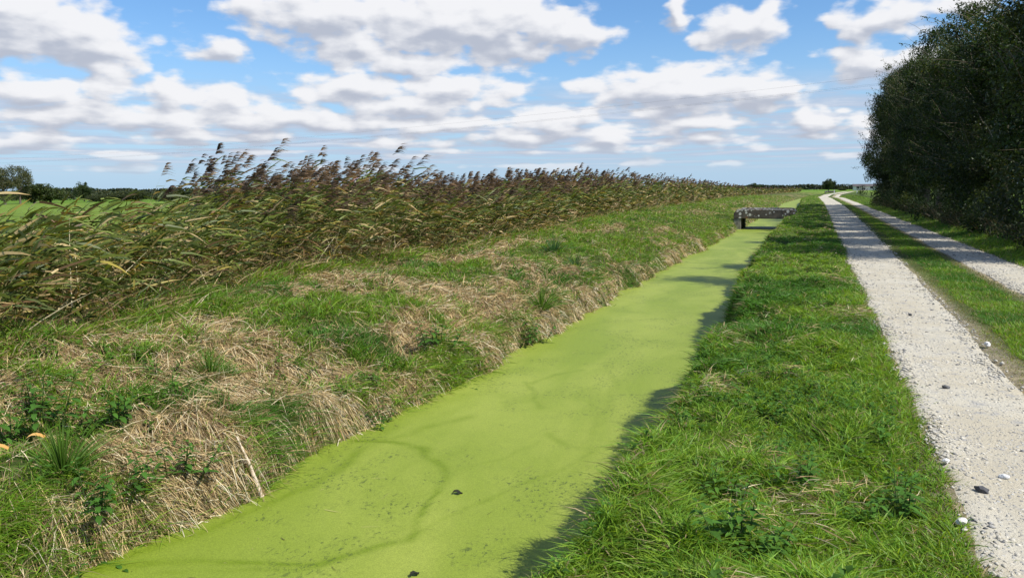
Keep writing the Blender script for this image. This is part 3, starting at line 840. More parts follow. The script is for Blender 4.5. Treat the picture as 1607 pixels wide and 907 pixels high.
for fl, fr in ((track_l, track_lr), (track_rl, track_rr)):
    x, y = scatter(lambda y: fl(y) + 0.0 + bend(y), lambda y: fr(y) + 0.0 + bend(y), 9000, k=1.75, y1=60,
                   maskf=lambda x, y: (0.30 + 0.70 * sst(fb(x * 1.6, y * 0.9, 4, 90), 0.42, 0.62)) * (0.25 + 0.75 * sst(np.minimum(x - bend(y) - fl(y), fr(y) - x + bend(y)), 0.02, 0.25)))
    N = len(x); d = np.hypot(x, y)
    r = (0.0045 + 0.017 * rng.random(N) ** 2.8) * np.maximum(1, d / 6) ** 0.35
    u = rng.random((N, 1))
    c = np.where(u < 0.80, np.array([0.46, 0.43, 0.36]), np.where(u < 0.95, np.array([0.30, 0.29, 0.27]), np.array([0.13, 0.13, 0.13]))) * rng.uniform(0.75, 1.15, (N, 1))
    stones(S, x, y, r, c, lambda x, y: height(x, y) + 0.018)
tag(S.build('gravel', M_STONE), 'loose pale and grey gravel scattered over the wheel tracks', 'gravel', kind='stuff')

# single larger stones one can point at
def stone_mesh(seed, r, flat, col):
    rg = np.random.default_rng(seed)
    import bmesh
    bm = bmesh.new(); bmesh.ops.create_icosphere(bm, subdivisions=2, radius=1)
    for v in bm.verts:
        n = v.co.normalized()
        k = 1 + 0.35 * (float(vn(n.x * 1.6 + seed * 3.1, n.y * 1.6 + n.z * 2.1)) - 0.5) * 2
        v.co = Vector((n.x * r * k, n.y * r * k * 0.7, n.z * r * k * flat))
    me = bpy.data.meshes.new('stone'); bm.to_mesh(me); bm.free()
    at = me.color_attributes.new('col', 'FLOAT_COLOR', 'POINT')
    at.data.foreach_set('color', np.tile(np.array(col + (1,), np.float32), len(me.vertices)))
    me.materials.append(M_STONE)
    return me
ST = [
    (0.91,4.68,0.036,0.6,(0.08, 0.08, 0.085),'dark angular stone lying alone on the near track'),
    (0.79,5.06,0.028,0.5,(0.62, 0.6, 0.56),'pale stone at the grassy edge of the near track'),
    (1.07,4.94,0.026,0.6,(0.66, 0.65, 0.62),'white stone just beyond the dark angular stone'),
    (0.73,4.14,0.03,0.5,(0.58, 0.56, 0.5),'pale flat stone half in the grass at the near track edge'),
    (1.2,11.05,0.028,0.7,(0.12, 0.12, 0.12),'dark stone in the middle of the left track farther along'),
    (1.07,7.08,0.03,0.6,(0.11, 0.11, 0.11),'dark stone between pale gravel in the middle distance of the track'),
    (1.73,9.13,0.045,0.6,(0.66, 0.65, 0.62),'white stone at the edge of the grass strip'),

]
for k, (sx, sy, sr, fl, colr, lab) in enumerate(ST):
    o = link('stone', stone_mesh(k + 1, sr, fl, colr))
    o.location = (sx, sy, float(track_z(sx, sy)) + sr * fl * 0.5); o.rotation_euler = (0.05, 0.1, k * 1.3)
    tag(o, lab, 'stone', 'larger stones on the track')

# ------------------------------------------------------------------ reed bed
WIND = np.array([0.93, 0.36])
def reed_height(y):
    return np.interp(y, [0, 8, 9.6, 10.8, 11.6, 13, 15, 18.6, 22.8, 29, 40, 56, 89, 140], [1.50, 1.58, 1.62, 1.75, 2.28, 2.2, 2.08, 1.85, 1.98, 2.2, 2.5, 2.68, 2.5, 2.4])

PLUME = 1.0
def reed_parts(N, x, y, z, H, d, SS, SL, SP, nleaf, nplume, plume_mask, wsc):
    """stems into SS, leaves into SL, plumes into SP"""
    lean = rng.uniform(0.18, 0.60, N); la = rng.normal(0.37, 0.35, N)
    W3 = np.stack([np.cos(la), np.sin(la), np.zeros(N)], 1)
    H = H * rng.uniform(0.94, 1.08, N)
    D = unit(np.stack([W3[:, 0] * lean * 0.6, W3[:, 1] * lean * 0.6, np.ones(N)], 1))
    bendv = W3 * (H * lean * 0.75)[:, None] - np.array([0, 0, 1.0]) * (H * lean * lean * 0.5)[:, None]
    P = np.stack([x, y, z], 1)
    cs = np.where(rng.random((N, 1)) < 0.55, np.array([0.46, 0.40, 0.20]), np.array([0.16, 0.17, 0.05])) * rng.uniform(0.6, 1.1, (N, 1))
    blades(SS, P, D, H, 0.013 * wsc, bendv, 3, cs, cs * 0.9)
    at = lambda t: P + D * (H * t)[:, None] + bendv * (t * t)[:, None]
    for k in range(nleaf):
        t = np.clip((k + rng.random(N)) / nleaf * 0.80 + 0.16, 0, 0.97)
        base = at(t)
        a = rng.normal(0.37, 0.40 + 0.6 * (1 - t), N); up = rng.uniform(-0.15, 1.1, N)
        DL = unit(np.stack([np.cos(a), np.sin(a), up], 1))
        L = rng.uniform(0.26, 0.58, N) * (1.10 - 0.30 * t)
        GL = np.stack([np.cos(a) * L * 0.05, np.sin(a) * L * 0.05, -L * rng.uniform(0.0, 0.55, N)], 1)
        u = rng.random((N, 1)); dead = (rng.random((N, 1)) < (0.58 - 0.52 * t)[:, None])
        c = np.array([0.165, 0.215, 0.042]) * (1 - u) + np.array([0.040, 0.068, 0.016]) * u
        c = np.where(rng.random((N, 1)) < 0.08, np.array([0.30, 0.26, 0.06]), c)
        c = np.where(dead, np.where(u < 0.6, np.array([0.45, 0.36, 0.19]), np.array([0.17, 0.11, 0.055])), c) * rng.uniform(0.6, 1.3, (N, 1))
        blades(SL, base, DL, L, rng.uniform(0.024, 0.044, N) * wsc, GL, 3, c, c * np.array([1.15, 1.0, 0.85]))
    if nplume:
        idx = np.where(plume_mask)[0]
        top = at(np.ones(N))[idx]; M = len(idx)
        tang = unit((D * H[:, None] + 2 * bendv)[idx])
        Lp = rng.uniform(0.24, 0.40, M) * PLUME
        pc = np.where(rng.random((M, 1)) < 0.75, np.array([0.125, 0.085, 0.058]), np.array([0.24, 0.155, 0.09]))
        for k in range(nplume):
            t = rng.random(M) * 0.9
            b0 = top + tang * (Lp * t)[:, None]
            a = rng.normal(0.37, 0.30, M)
            DP = unit(np.stack([np.cos(a), np.sin(a), rng.uniform(-0.1, 0.6, M)], 1) + tang * 0.45)
            l = Lp * rng.uniform(0.35, 0.7, M) * (1.1 - 0.6 * t)
            GP = np.stack([l * 0.25, l * 0.1, -l * rng.uniform(0.2, 0.7, M)], 1)
            c = pc * rng.uniform(0.6, 1.35, (M, 1))
            blades(SP, b0, DP, l, rng.uniform(0.013, 0.026, M) * wsc[idx] * PLUME, GP, 2, c, c * 1.15)

SS = Soup()
def reed_zone(r0, depth0, depth1, y0, y1, k=1.35):
    x, y = scatter(lambda y: reed_edge(y) - depth1 + bend(y), lambda y: reed_edge(y) - depth0 + bend(y), r0, k=k, y0=y0, y1=y1)
    return x, y
x, y = reed_zone(150, 0.0, 3.6, 1.0, 300)
gapf = np.interp(y, [0, 8, 9.3, 10.6, 11.8, 13, 170], [0.70, 0.68, 0.62, 0.75, 1, 1, 1])
k_ = rng.random(len(x)) < gapf; x, y = x[k_], y[k_]
N = len(x); d = np.hypot(x, y)
front = reed_edge(y) + bend(y) - x
H = reed_height(y) * (0.80 + 0.36 * fb(x * 0.7, y * 0.7, 3, 33)) * rng.uniform(0.78, 1.05, N) * (0.80 + 0.20 * sst(front, 0.0, 0.5))
wsc = np.maximum(1, d / 16) ** 0.75
pm = (rng.random(N) < 0.8) & (front > 0.3) & (y > 11)
H = H * (1 - 0.35 * sst(y, 110, 200))
far_ = d > 45
for sel, nl, npl in ((~far_, 11, 22), (far_, 8, 10)):
    reed_parts(sel.sum(), x[sel], y[sel], height(x[sel], y[sel]) - 0.02, H[sel], d[sel], SS, SS, SS, nl, npl, pm[sel], wsc[sel])

# broken pale stems leaning every way along the front of the bed
x, y = reed_zone(16, -0.1, 1.6, 3.0, 70, 1.2); N = len(x); a = rng.uniform(0, 2 * pi, N); tl = rng.uniform(0.15, 1.3, N)
D = unit(np.stack([np.cos(a) * tl, np.sin(a) * tl, np.ones(N)], 1)); L = rng.uniform(0.7, 1.7, N); pc_ = np.array([0.60, 0.52, 0.33]) * rng.uniform(0.7, 1.1, (N, 1))
blades(SS, np.stack([x, y, height(x, y)], 1), D, L, rng.uniform(0.011, 0.017, N) * np.maximum(1, np.hypot(x, y) / 16) ** 0.7, np.stack([np.cos(a) * L * 0.1, np.sin(a) * L * 0.1, -L * 0.1], 1), 3, pc_, pc_)
# broken and low dead reed leaves in the foot of the bed
x, y = reed_zone(620, -0.25, 1.8, 1.0, 120)
N = len(x); d = np.hypot(x, y); a = rng.normal(0.3, 1.5, N); L = rng.uniform(0.30, 1.0, N)
D = unit(np.stack([np.cos(a), np.sin(a), rng.uniform(0.5, 2.6, N)], 1))
G = np.stack([np.cos(a) * L * 0.4, np.sin(a) * L * 0.4, -L * rng.uniform(0.2, 0.8, N)], 1)
u = rng.random((N, 1)) + 0.9 * (fb(x * 0.9, y * 0.9, 3, 41)[:, None] - 0.5); c = np.where(u < 0.42, np.array([0.46, 0.35, 0.18]), np.where(u < 0.60, np.array([0.20, 0.13, 0.07]), np.array([0.075, 0.125, 0.025]))) * rng.uniform(0.6, 1.2, (N, 1))
blades(SS, np.stack([x, y, height(x, y)], 1), D, L, rng.uniform(0.012, 0.024, N) * np.maximum(1, d / 16) ** 0.75, G, 3, c, c)
tag(SS.build('reed_bed', M_REED), 'dense wind-blown bed of green and brown reeds along the top of the left bank', 'reed bed', kind='stuff')

# the single reeds that stand out against the sky, each a thing with its own stem, leaves and plume
REEDS = [(-12.59, 11.02, 1.99), (-12.95, 11.57, 2.03), (-12.74, 12.42, 2.21), (-13.02, 13.02, 2.41), (-13.05, 13.3, 2.83), (-12.38, 12.86, 2.49), (-12.32, 13.22, 2.4), (-13.3, 14.73, 2.79), (-12.61, 14.98, 2.02), (-12.58, 14.68, 2.35), (-13.49, 16.82, 2.51), (-12.86, 16.53, 2.28), (-13.3, 17.82, 2.71), (-12.87, 17.5, 2.35), (-13.07, 18.69, 2.68), (-12.48, 18.43, 2.0), (-13.06, 19.97, 2.18), (-13.34, 21.72, 2.38), (-12.93, 22.23, 2.13), (-13.19, 23.77, 2.01), (-13.11, 24.82, 2.29), (-12.38, 24.53, 2.77), (-13.21, 26.99, 2.44), (-13.01, 27.62, 2.52), (-12.66, 27.59, 2.61), (-12.34, 28.29, 2.52), (-13.34, 32.41, 2.78), (-13.61, 35.12, 2.53), (-13.98, 38.42, 2.79), (-14.22, 40.32, 2.54), (-13.97, 42.76, 2.79), (-14.28, 46.98, 3.11), (-13.49, 47.16, 2.94), (-14.1, 51.68, 3.38), (-13.57, 52.23, 3.56), (-14.3, 59.04, 3.07), (-14.22, 64.38, 2.95), (-13.05, 63.94, 3.24), (-13.1, 71.56, 2.8), (-13.23, 78.21, 2.74)]
REED_LABELS = {4: 'tallest reed of the clump standing highest above the left reed bed',
               7: 'tall reed with drooping flag plume right of the highest clump',
               12: 'reed with the largest long dark plume bending over in the wind',
               13: 'reed with a russet red plume beside the largest dark plume',
               14: 'tall lone thin reed standing in the gap right of the russet plume',
               21: 'lone upright reed with narrow plume rising above the middle of the bed',
               0: 'short leftmost plumed reed standing above the low part of the bed'}
def single_reed(seed, H, rust=False, big=1.0):
    global rng, PLUME
    keep = rng; rng = np.random.default_rng(seed); PLUME = 1.2
    a, b_, c_ = Soup(), Soup(), Soup()
    one = np.ones(1)
    reed_parts(1, one * 0, one * 0, one * -0.02, one * H, one * 10, a, b_, c_, 12, int(44 * big), np.array([True]), one * (1.2 if big > 1 else 1.0))
    if rust:
        c_.C = [np.clip(q * np.array([2.6, 1.35, 1.1]), 0, 1) for q in c_.C]
    out = (a.mesh('stem', M_REED), b_.mesh('leaves', M_REED), c_.mesh('plume', M_PLUME))
    rng = keep; PLUME = 1.0
    return out
for k, (rx, ry, rh) in enumerate(REEDS):
    t = empty('reed', (rx, ry, float(height(rx, ry))))
    hh = rh * 0.97 - 0.2
    ms = single_reed(500 + k, hh - 0.12, rust=(k == 13), big=1.15 if k in (12, 7, 4) else 1.0)
    for nm, me in zip(('stem', 'leaves', 'plume'), ms): link(nm, me, t)
    tag(t, REED_LABELS.get(k, 'reed with a dark purple plume streaming in the wind against the sky'), 'reed', 'plumed reeds standing above the reed bed')

# ------------------------------------------------------------------ tree row
def tube(S, pts, radii, seg, col):
    pts = np.array(pts, float); n = len(pts)
    V = []
    for i in range(n):
        d = unit(pts[min(i + 1, n - 1)] - pts[max(i - 1, 0)])
        a = unit(np.cross(d, [0.31, 0.87, 0.05])); b_ = np.cross(d, a)
        for k in range(seg):
            t = 2 * pi * k / seg; V.append(pts[i] + radii[i] * (a * cos(t) + b_ * sin(t)))
    T = []
    for i in range(n - 1):
        for k in range(seg):
            p, q = i * seg + k, i * seg + (k + 1) % seg
            T += [(p, q, q + seg), (p, q + seg, p + seg)]
    S.add(V, T, np.array(col) * np.random.default_rng(len(V)).uniform(0.8, 1.2, (len(V), 1)))

def leaf_cards(S, P, size, col, up=0.35, rg=None, nrm=None):
    rg = rg or rng
    N = len(P)
    n = unit(rg.normal(size=(N, 3)) + (0 if nrm is None else nrm) + np.array([0, 0, up]))
    a = unit(np.cross(n, rg.normal(size=(N, 3)))); b_ = np.cross(n, a)
    s_ = (size * rg.uniform(0.6, 1.3, N))[:, None]
    V = np.stack([P - a * s_ * 0.55, P + b_ * s_ * 0.30 + n * s_ * 0.06, P + a * s_ * 0.60 - n * s_ * 0.10, P - b_ * s_ * 0.30 + n * s_ * 0.06], 1)
    T = np.array([(0, 2, 1), (0, 3, 2)])[None] + (np.arange(N) * 4)[:, None, None]
    S.add(V.reshape(-1, 3), T.reshape(-1, 3), np.repeat(col, 4, 0))

def tree_colors(rg, N, base, warm=0.2):
    c = np.array(base) * rg.uniform(0.6, 1.5, (N, 1))
    return np.where(rg.random((N, 1)) < warm, c * np.array([2.0, 1.45, 1.0]), c)

def hedge_tree(seed, H):
    """tall hedgerow tree, leafy from the ground to the top, ivy on the trunk"""
    rg = np.random.default_rng(seed)
    tr, cr, br = Soup(), Soup(), Soup()
    th = H * 0.8
    pts = [(0.25 * sin(seed + z * 0.6) * z / H, 0.2 * cos(seed * 2 + z * 0.5) * z / H, z) for z in np.linspace(-0.2, th, 9)]
    tube(tr, pts, np.linspace(0.20, 0.05, 9), 8, (0.13, 0.11, 0.085))
    centres = []
    for k in range(26):
        z = rg.uniform(0.18, 1.0) * th; i = min(8, int(z / th * 8)); p0 = np.array(pts[i])
        a = rg.uniform(0, 2 * pi); rr = rg.uniform(0.9, 2.3) * (1.0 - 0.45 * (z / H))
        p1 = p0 + np.array([cos(a) * rr * 0.55, sin(a) * rr * 0.55, rg.uniform(0.3, 0.9)])
        p2 = p0 + np.array([cos(a) * rr, sin(a) * rr, rg.uniform(0.5, 1.7)])
        tube(tr, [p0, p1, p2], [0.06, 0.04, 0.012], 5, (0.14, 0.12, 0.09)); centres.append((p2, rg.uniform(0.4, 0.8)))
        centres.append((p1, rg.uniform(0.35, 0.6)))
    for k in range(64):
        z = rg.random() ** 0.95 * H * 0.95 + 0.1
        a = rg.uniform(0, 2 * pi); R = 2.0 * (1 - (z / H) ** 2.4 * 0.65) * rg.uniform(0.45, 1.0)
        centres.append((np.array([cos(a) * R * 0.85, sin(a) * R * 1.15, z]), rg.uniform(0.35, 0.75)))
    for c, r in centres:
        n = int(300 * (r / 0.6) ** 2)
        u = unit(rg.normal(size=(n, 3))); rad = r * rg.random(n) ** 0.45
        P = c + u * rad[:, None] * np.array([1, 1, 0.75]); P = P[P[:, 2] > 0.02]
        base = [(0.016, 0.032, 0.007), (0.024, 0.046, 0.009), (0.042, 0.062, 0.011), (0.030, 0.044, 0.016)][int(rg.integers(4))]
        leaf_cards(cr, P, 0.098, tree_colors(rg, len(P), base, 0.05), rg=rg)
    # leafy shoots that break the outline
    for k in range(190):
        c, r = centres[int(rg.integers(len(centres)))]
        if c[2] < H * 0.3 and rg.random() < 0.6: continue
        a = rg.uniform(0, 2 * pi); dv = unit(np.array([cos(a), sin(a), rg.uniform(0.0, 1.3)]))
        L = rg.uniform(0.6, 1.9); p0 = np.array(c) + dv * r * 0.5
        q = [p0, p0 + dv * L * 0.5 + np.array([0, 0, 0.04]), p0 + dv * L + np.array([0, 0, -0.06])]
        tube(tr, q, [0.012, 0.008, 0.003], 3, (0.12, 0.10, 0.07))
        n = 34; t = rg.random(n) ** 0.8
        P = q[0] + (q[2] - q[0]) * t[:, None] + rg.normal(0, 0.055, (n, 3))
        leaf_cards(cr, P, 0.075, tree_colors(rg, n, (0.034, 0.060, 0.014), 0.08), rg=rg)
    # ivy and climbers up the front of the trunk
    n = 2600; z = rg.random(n) * H * 0.7; a = rg.uniform(0, 2 * pi, n); r = 0.2 + 0.35 * rg.random(n)
    leaf_cards(cr, np.stack([np.cos(a) * r, np.sin(a) * r, z + 0.05], 1), 0.08, tree_colors(rg, n, (0.028, 0.050, 0.015), 0.03), rg=rg)
    # bare pale twigs on the outside
    for k in range(26):
        a = rg.uniform(pi * 0.6, pi * 1.6); z = rg.uniform(0.25, 0.98) * H; R = rg.uniform(1.3, 2.1) * (1 - (z / H) ** 2.4 * 0.6)
        p0 = np.array([cos(a) * R * 0.7, sin(a) * R, z]); dv = unit(rg.normal(size=3) + np.array([cos(a), sin(a), 0.9]))
        L = rg.uniform(0.5, 1.3)
        tube(tr, [p0, p0 + dv * L * 0.5 + rg.normal(0, 0.05, 3), p0 + dv * L + rg.normal(0, 0.1, 3)], [0.010, 0.007, 0.003], 3, (0.30, 0.26, 0.20))
    return tr.mesh('trunk', M_BARK), cr.mesh('crown', M_LEAF)

tree_protos = [hedge_tree(11, 9.4), hedge_tree(23, 8.9), hedge_tree(37, 9.8), hedge_tree(41, 8.5)]
TREES = [
    (7.04,20.6,1.12,0,4.66,'nearest and tallest dark tree of the row beside the track'),
    (7.26,24.7,1.02,1,4.65,'leafy dark tree, second in the row counted from the nearest'),
    (6.62,28.92,0.98,2,2.92,'leafy dark tree, third in the row counted from the nearest'),
    (7.05,33.16,1.0,3,5.66,'leafy dark tree, fourth in the row counted from the nearest'),
    (6.93,36.57,0.9,0,1.55,'leafy dark tree, fifth in the row counted from the nearest'),
    (7.0,40.42,1.04,1,0.08,'leafy dark tree, sixth in the row counted from the nearest'),
    (6.8,43.93,0.93,2,5.75,'leafy dark tree, seventh in the row counted from the nearest'),
    (6.71,48.0,0.86,3,5.01,'leafy dark tree, eighth in the row counted from the nearest'),
    (7.03,51.44,0.97,0,0.8,'leafy dark tree, ninth in the row counted from the nearest'),
    (7.21,54.74,0.9,1,1.32,'leafy dark tree, tenth in the row counted from the nearest'),
    (7.29,58.26,0.95,2,5.48,'leafy dark tree, eleventh in the row counted from the nearest'),
    (7.27,61.85,0.88,3,3.39,'leafy dark tree, twelfth in the row counted from the nearest'),
    (6.74,65.82,0.96,0,5.91,'leafy dark tree, thirteenth in the row counted from the nearest'),
    (7.28,69.81,0.9,1,5.61,'leafy dark tree, fourteenth in the row counted from the nearest'),
    (6.85,73.41,0.92,2,1.04,'leafy dark tree, fifteenth in the row counted from the nearest'),
    (6.65,76.86,0.85,3,1.89,'last and farthest dark tree of the row, ending it against the open field'),

]
for k, (tx, ty, tsc, v, rz, lab) in enumerate(TREES):
    t = empty('hedgerow_tree', (tx - 1.0, ty, float(height(tx, ty)) - 0.05), rz)
    t.scale = (min(tsc, 1.05), min(tsc, 1.05), (0.5 + 0.5 * tsc) * (1.0, 1.06, 0.92, 1.0, 1.09, 0.9, 1.04)[k % 7] * float(np.interp(ty, [20, 25, 29, 36, 50, 77], [1.02, 0.98, 0.88, 0.93, 1.10, 1.36])))
    for nm, me in zip(('trunk', 'crown'), tree_protos[v]): link(nm, me, t)
    tag(t, lab, 'tree', 'dark trees in a row beside the track')

# rough undergrowth at the foot of the trees
S = Soup(); rg = np.random.default_rng(77)
n = 30000; y = rg.uniform(17.5, 80, n); hgt = 0.25 + 0.7 * fb(y * 0.5, y * 0 + 3, 3, 60)
x = 4.95 + rg.random(n) * 1.6 + 0.35 * (fb(y * 0.8, y * 0, 3, 61) - 0.5); z = height(x, y) + rg.random(n) ** 1.3 * hgt * (0.5 + 0.6 * sst(x, 4.9, 5.6))
leaf_cards(S, np.stack([x, y, z], 1), 0.085, tree_colors(rg, n, (0.022, 0.042, 0.010), 0.05), rg=rg)
n = 1500; y = rg.uniform(17.5, 80, n); x = 4.85 + rg.random(n) * 0.9; H = rg.uniform(0.3, 1.2, n)
D = unit(np.stack([rg.normal(-0.35, 0.35, n), rg.normal(0, 0.35, n), np.ones(n)], 1)); keep = rng; rng = rg
cc = np.array([0.15, 0.12, 0.08]) * rg.uniform(0.4, 1.2, (n, 1))
blades(S, np.stack([x, y, height(x, y)], 1), D, H, np.full(n, 0.012), np.stack([-H * 0.2, H * 0, -H * 0.25], 1), 3, cc, cc)
rng = keep
tag(S.build('undergrowth', M_LEAF), 'bramble undergrowth with dead stems along the foot of the dark trees', 'undergrowth', kind='stuff')

# ------------------------------------------------------------------ far trees
def round_tree(seed, R, H, ls, nclump, base, wisp=0):
    rg = np.random.default_rng(seed); tr, cr = Soup(), Soup()
    tube(tr, [(0, 0, -0.2), (0.05 * R, 0, H * 0.3), (0, 0.06 * R, H * 0.6)], [0.07 * R, 0.05 * R, 0.03 * R], 7, (0.12, 0.10, 0.08))
    for k in range(nclump):
        u = unit(rg.normal(size=3)); f = rg.random() ** 0.4
        c = np.array([u[0] * R * 0.78 * f, u[1] * R * 0.78 * f, H * 0.56 + u[2] * H * 0.36 * f])
        if c[2] < H * 0.2: c[2] = H * 0.2
        if k % 3 == 0: tube(tr, [(0, 0, H * 0.3), (c[0] * 0.5, c[1] * 0.5, (c[2] + H * 0.3) / 2), c], [0.03 * R, 0.02 * R, 0.005 * R], 4, (0.12, 0.10, 0.08))
        r = R * rg.uniform(0.16, 0.34); n = 150
        P = c + unit(rg.normal(size=(n, 3))) * (r * rg.random(n) ** 0.4)[:, None]
        leaf_cards(cr, P, ls, tree_colors(rg, n, base, 0.12), rg=rg)
    return tr.mesh('trunk', M_BARK), cr.mesh('crown', M_LEAF)
FP = [round_tree(3, 4.0, 7.0, 0.34, 60, (0.034, 0.056, 0.018)), round_tree(5, 3.4, 5.0, 0.30, 50, (0.045, 0.066, 0.020)),
      round_tree(9, 5.0, 4.2, 0.34, 60, (0.040, 0.055, 0.022)), round_tree(14, 2.2, 5.2, 0.14, 46, (0.060, 0.070, 0.030))]
FAR = [
    (5.4,420.0,1.0,0.9,0,'round dark tree standing alone at the far end of the track','distant trees near the end of the track'),
    (12.5,439.8,0.5,0.35,2,'low dark bush just right of the lone round tree','distant trees near the end of the track'),
    (13.2,480.0,0.6,0.35,2,'low dark bush left of the far white building', 'distant trees near the end of the track'),
    (-29.5,398.9,1.2,0.62,0,'rounded dark tree showing over the far end of the reeds','distant trees near the end of the track'),
    (-24.0,429.3,0.6,0.35,2,'small dark bush right of the rounded tree beyond the reeds','distant trees near the end of the track'),
    (-36.4,297.8,0.8,0.5,0,'dark tree top just showing above the reeds left of the bridge','distant trees beyond the reeds'),
    (-168.6,116.6,2.0,1.75,3,'wispy pale-leaved tree at the left edge above the low reeds','distant trees beyond the reeds'),
    (-175.1,124.7,1.7,1.9,3,'taller wispy tree beside the dark bushes at the far left','distant trees beyond the reeds'),
    (-181.6,132.9,1.5,1.05,1,'dark bushy tree in the clump at the left of the meadow','distant trees beyond the reeds'),
    (-183.4,138.7,1.4,0.85,1,'dark round bush ending the clump at the left of the meadow','distant trees beyond the reeds'),
    (-260.0,203.3,0.9,0.62,0,'small flat-topped dark tree beyond the meadow','distant trees beyond the reeds'),
    (-202.1,163.6,0.75,0.85,0,'round bluish dark tree beyond the right end of the meadow','distant trees beyond the reeds'),
    (-184.7,153.3,0.6,0.5,2,'low dark bush right of the round tree beyond the meadow','distant trees beyond the reeds'),
    (-186.5,166.5,1.1,0.75,2,'wide dark tree behind the low part of the reeds','distant trees beyond the reeds'),
    (-173.2,166.2,0.8,0.45,2,'low dark bush left of the highest reed clump','distant trees beyond the reeds'),
    (-119.9,160.1,0.9,0.72,0,'dark round tree seen between plumes over the middle of the reeds','distant trees beyond the reeds'),
    (-122.6,170.5,0.6,0.5,2,'low bush right of the dark round tree behind the reeds','distant trees beyond the reeds'),
    (-79.9,126.9,0.95,0.75,0,'largest dark tree standing behind the gap in the reeds','distant trees beyond the reeds'),
    (-128.0,226.3,0.9,0.5,2,'flat dark tree right of the largest tree behind the reeds','distant trees beyond the reeds'),
    (-124.6,272.9,1.2,0.6,2,'dark tree top hidden mostly behind the middle reeds','distant trees beyond the reeds'),

]
for (tx, ty, sxy, sz, v, lab, grp) in FAR:
    t = empty('tree', (tx, ty, float(height(tx, ty)) - 0.1), (tx * 7.3 + ty) % 6.28)
    t.scale = (sxy, sxy, sz)
    for nm, me in zip(('trunk', 'crown'), FP[v]): link(nm, me, t)
    tag(t, lab, 'tree', grp)

# the far-off hedges and woods that run together on the horizon
S = Soup(); rg = np.random.default_rng(5)
def hedge_line(x0, y0, x1, y1, h, n, ls, col):
    t = rg.random(n); L = math.hypot(x1 - x0, y1 - y0)
    hh = h * (0.35 + 1.1 * fb(t * L / 14.0, t * 0 + x0, 4, 3)) 
    x = x0 + (x1 - x0) * t + rg.normal(0, 1.5, n); y = y0 + (y1 - y0) * t + rg.normal(0, 1.5, n)
    z = -0.9 + rg.random(n) ** 0.8 * (hh + 0.7)
    leaf_cards(S, np.stack([x, y, z], 1), ls, tree_colors(rg, n, col, 0.15), rg=rg)
hedge_line(-420, 200, -120, 620, 4.5, 30000, 1.4, (0.035, 0.05, 0.028))
hedge_line(-120, 620, 160, 640, 4.0, 14000, 1.3, (0.035, 0.05, 0.028))
hedge_line(-300, 120, -200, 260, 2.4, 9000, 0.7, (0.045, 0.06, 0.028))
hedge_line(-160, 170, -60, 300, 1.8, 9000, 0.6, (0.045, 0.06, 0.025))
hedge_line(5, 640, 140, 640, 2.4, 9000, 0.8, (0.04, 0.055, 0.025))
tag(S.build('far_wood', M_LEAF), 'low dark line of hedges and woods along the horizon', 'woods', kind='stuff')
# bushes and rough growth on the far side of the reeds at the left
S = Soup()
n = 26000; y = rg.uniform(4, 120, n); x = reed_edge(y) - 4.2 - rg.random(n) * 3.2
hh = (0.35 + 0.9 * sst(fb(y * 0.22, y * 0 + 9, 3, 2), 0.4, 0.7)) * (0.35 + 0.65 * sst(y, 12, 18))
z = height(x, y) + rg.random(n) * hh
leaf_cards(S, np.stack([x, y, z], 1), 0.10, np.where(rg.random((n, 1)) < 0.5, np.array([0.13, 0.095, 0.06]), np.array([0.055, 0.075, 0.025])) * rg.uniform(0.6, 1.3, (n, 1)), rg=rg)
tag(S.build('undergrowth', M_LEAF), 'brown scrubby growth between the reed bed and the green meadow', 'undergrowth', kind='stuff')

# ------------------------------------------------------------------ bridge over the ditch
import bmesh
M_CONC = None
def mat_concrete():
    m, b = new_mat('lichened_concrete')
    t = b.n('ShaderNodeTexCoord'); ob = t.outputs['Object']
    n1 = b.noise(ob, 2.5, 6, 0.65)
    c = b.mix(b.ss(n1, 0.35, 0.7), (0.070, 0.060, 0.050, 1), (0.145, 0.120, 0.095, 1))
    sz = b.n('ShaderNodeSeparateXYZ'); b.put(sz.inputs[0], ob)
    vo = b.n('ShaderNodeTexVoronoi'); vo.inputs['Scale'].default_value = 5.0
    b.put(vo.inputs['Vector'], b.v('ADD', ob, b.v('MULTIPLY', b.n('ShaderNodeTexNoise').outputs['Color'], (0.02, 0.02, 0.02))))
    sv = b.n('ShaderNodeSeparateColor'); b.put(sv.inputs[0], vo.outputs['Color'])
    rad = b.m('MULTIPLY_ADD', sv.outputs[0], 0.36, 0.20)
    edge = b.m('ADD', b.m('SUBTRACT', rad, vo.outputs['Distance']), b.m('MULTIPLY', b.m('SUBTRACT', b.noise(ob, 22, 4), 0.5), 0.30))
    lich = b.m('MULTIPLY', b.ss(edge, 0.02, 0.07), b.ss(sv.outputs[1], 0.25, 0.30))
    c = b.mix(lich, c, (0.62, 0.60, 0.55, 1))
    top = b.m('MULTIPLY', b.ss(b.noise(ob, 7, 5, 0.7), 0.40, 0.55), b.ss(sz.outputs[2], 0.50, 0.56))
    c = b.mix(top, c, (0.50, 0.48, 0.45, 1))
    rust = b.m('MULTIPLY', b.ss(b.noise(b.v('ADD', ob, (3, 0, 1)), 1.7, 4), 0.58, 0.66), 0.7)
    c = b.mix(rust, c, (0.24, 0.11, 0.04, 1))
    p = b.n('ShaderNodeBsdfPrincipled'); b.put(p.inputs['Base Color'], c); p.inputs['Roughness'].default_value = 0.92
    bu = b.n('ShaderNodeBump'); bu.inputs['Strength'].default_value = 0.6; bu.inputs['Distance'].default_value = 0.02
    b.put(bu.inputs['Height'], b.noise(ob, 25, 6, 0.7)); b.put(p.inputs['Normal'], bu.outputs[0])
    o = b.n('ShaderNodeOutputMaterial'); m.node_tree.links.new(p.outputs[0], o.inputs[0])
    return m
M_CONC = mat_concrete()
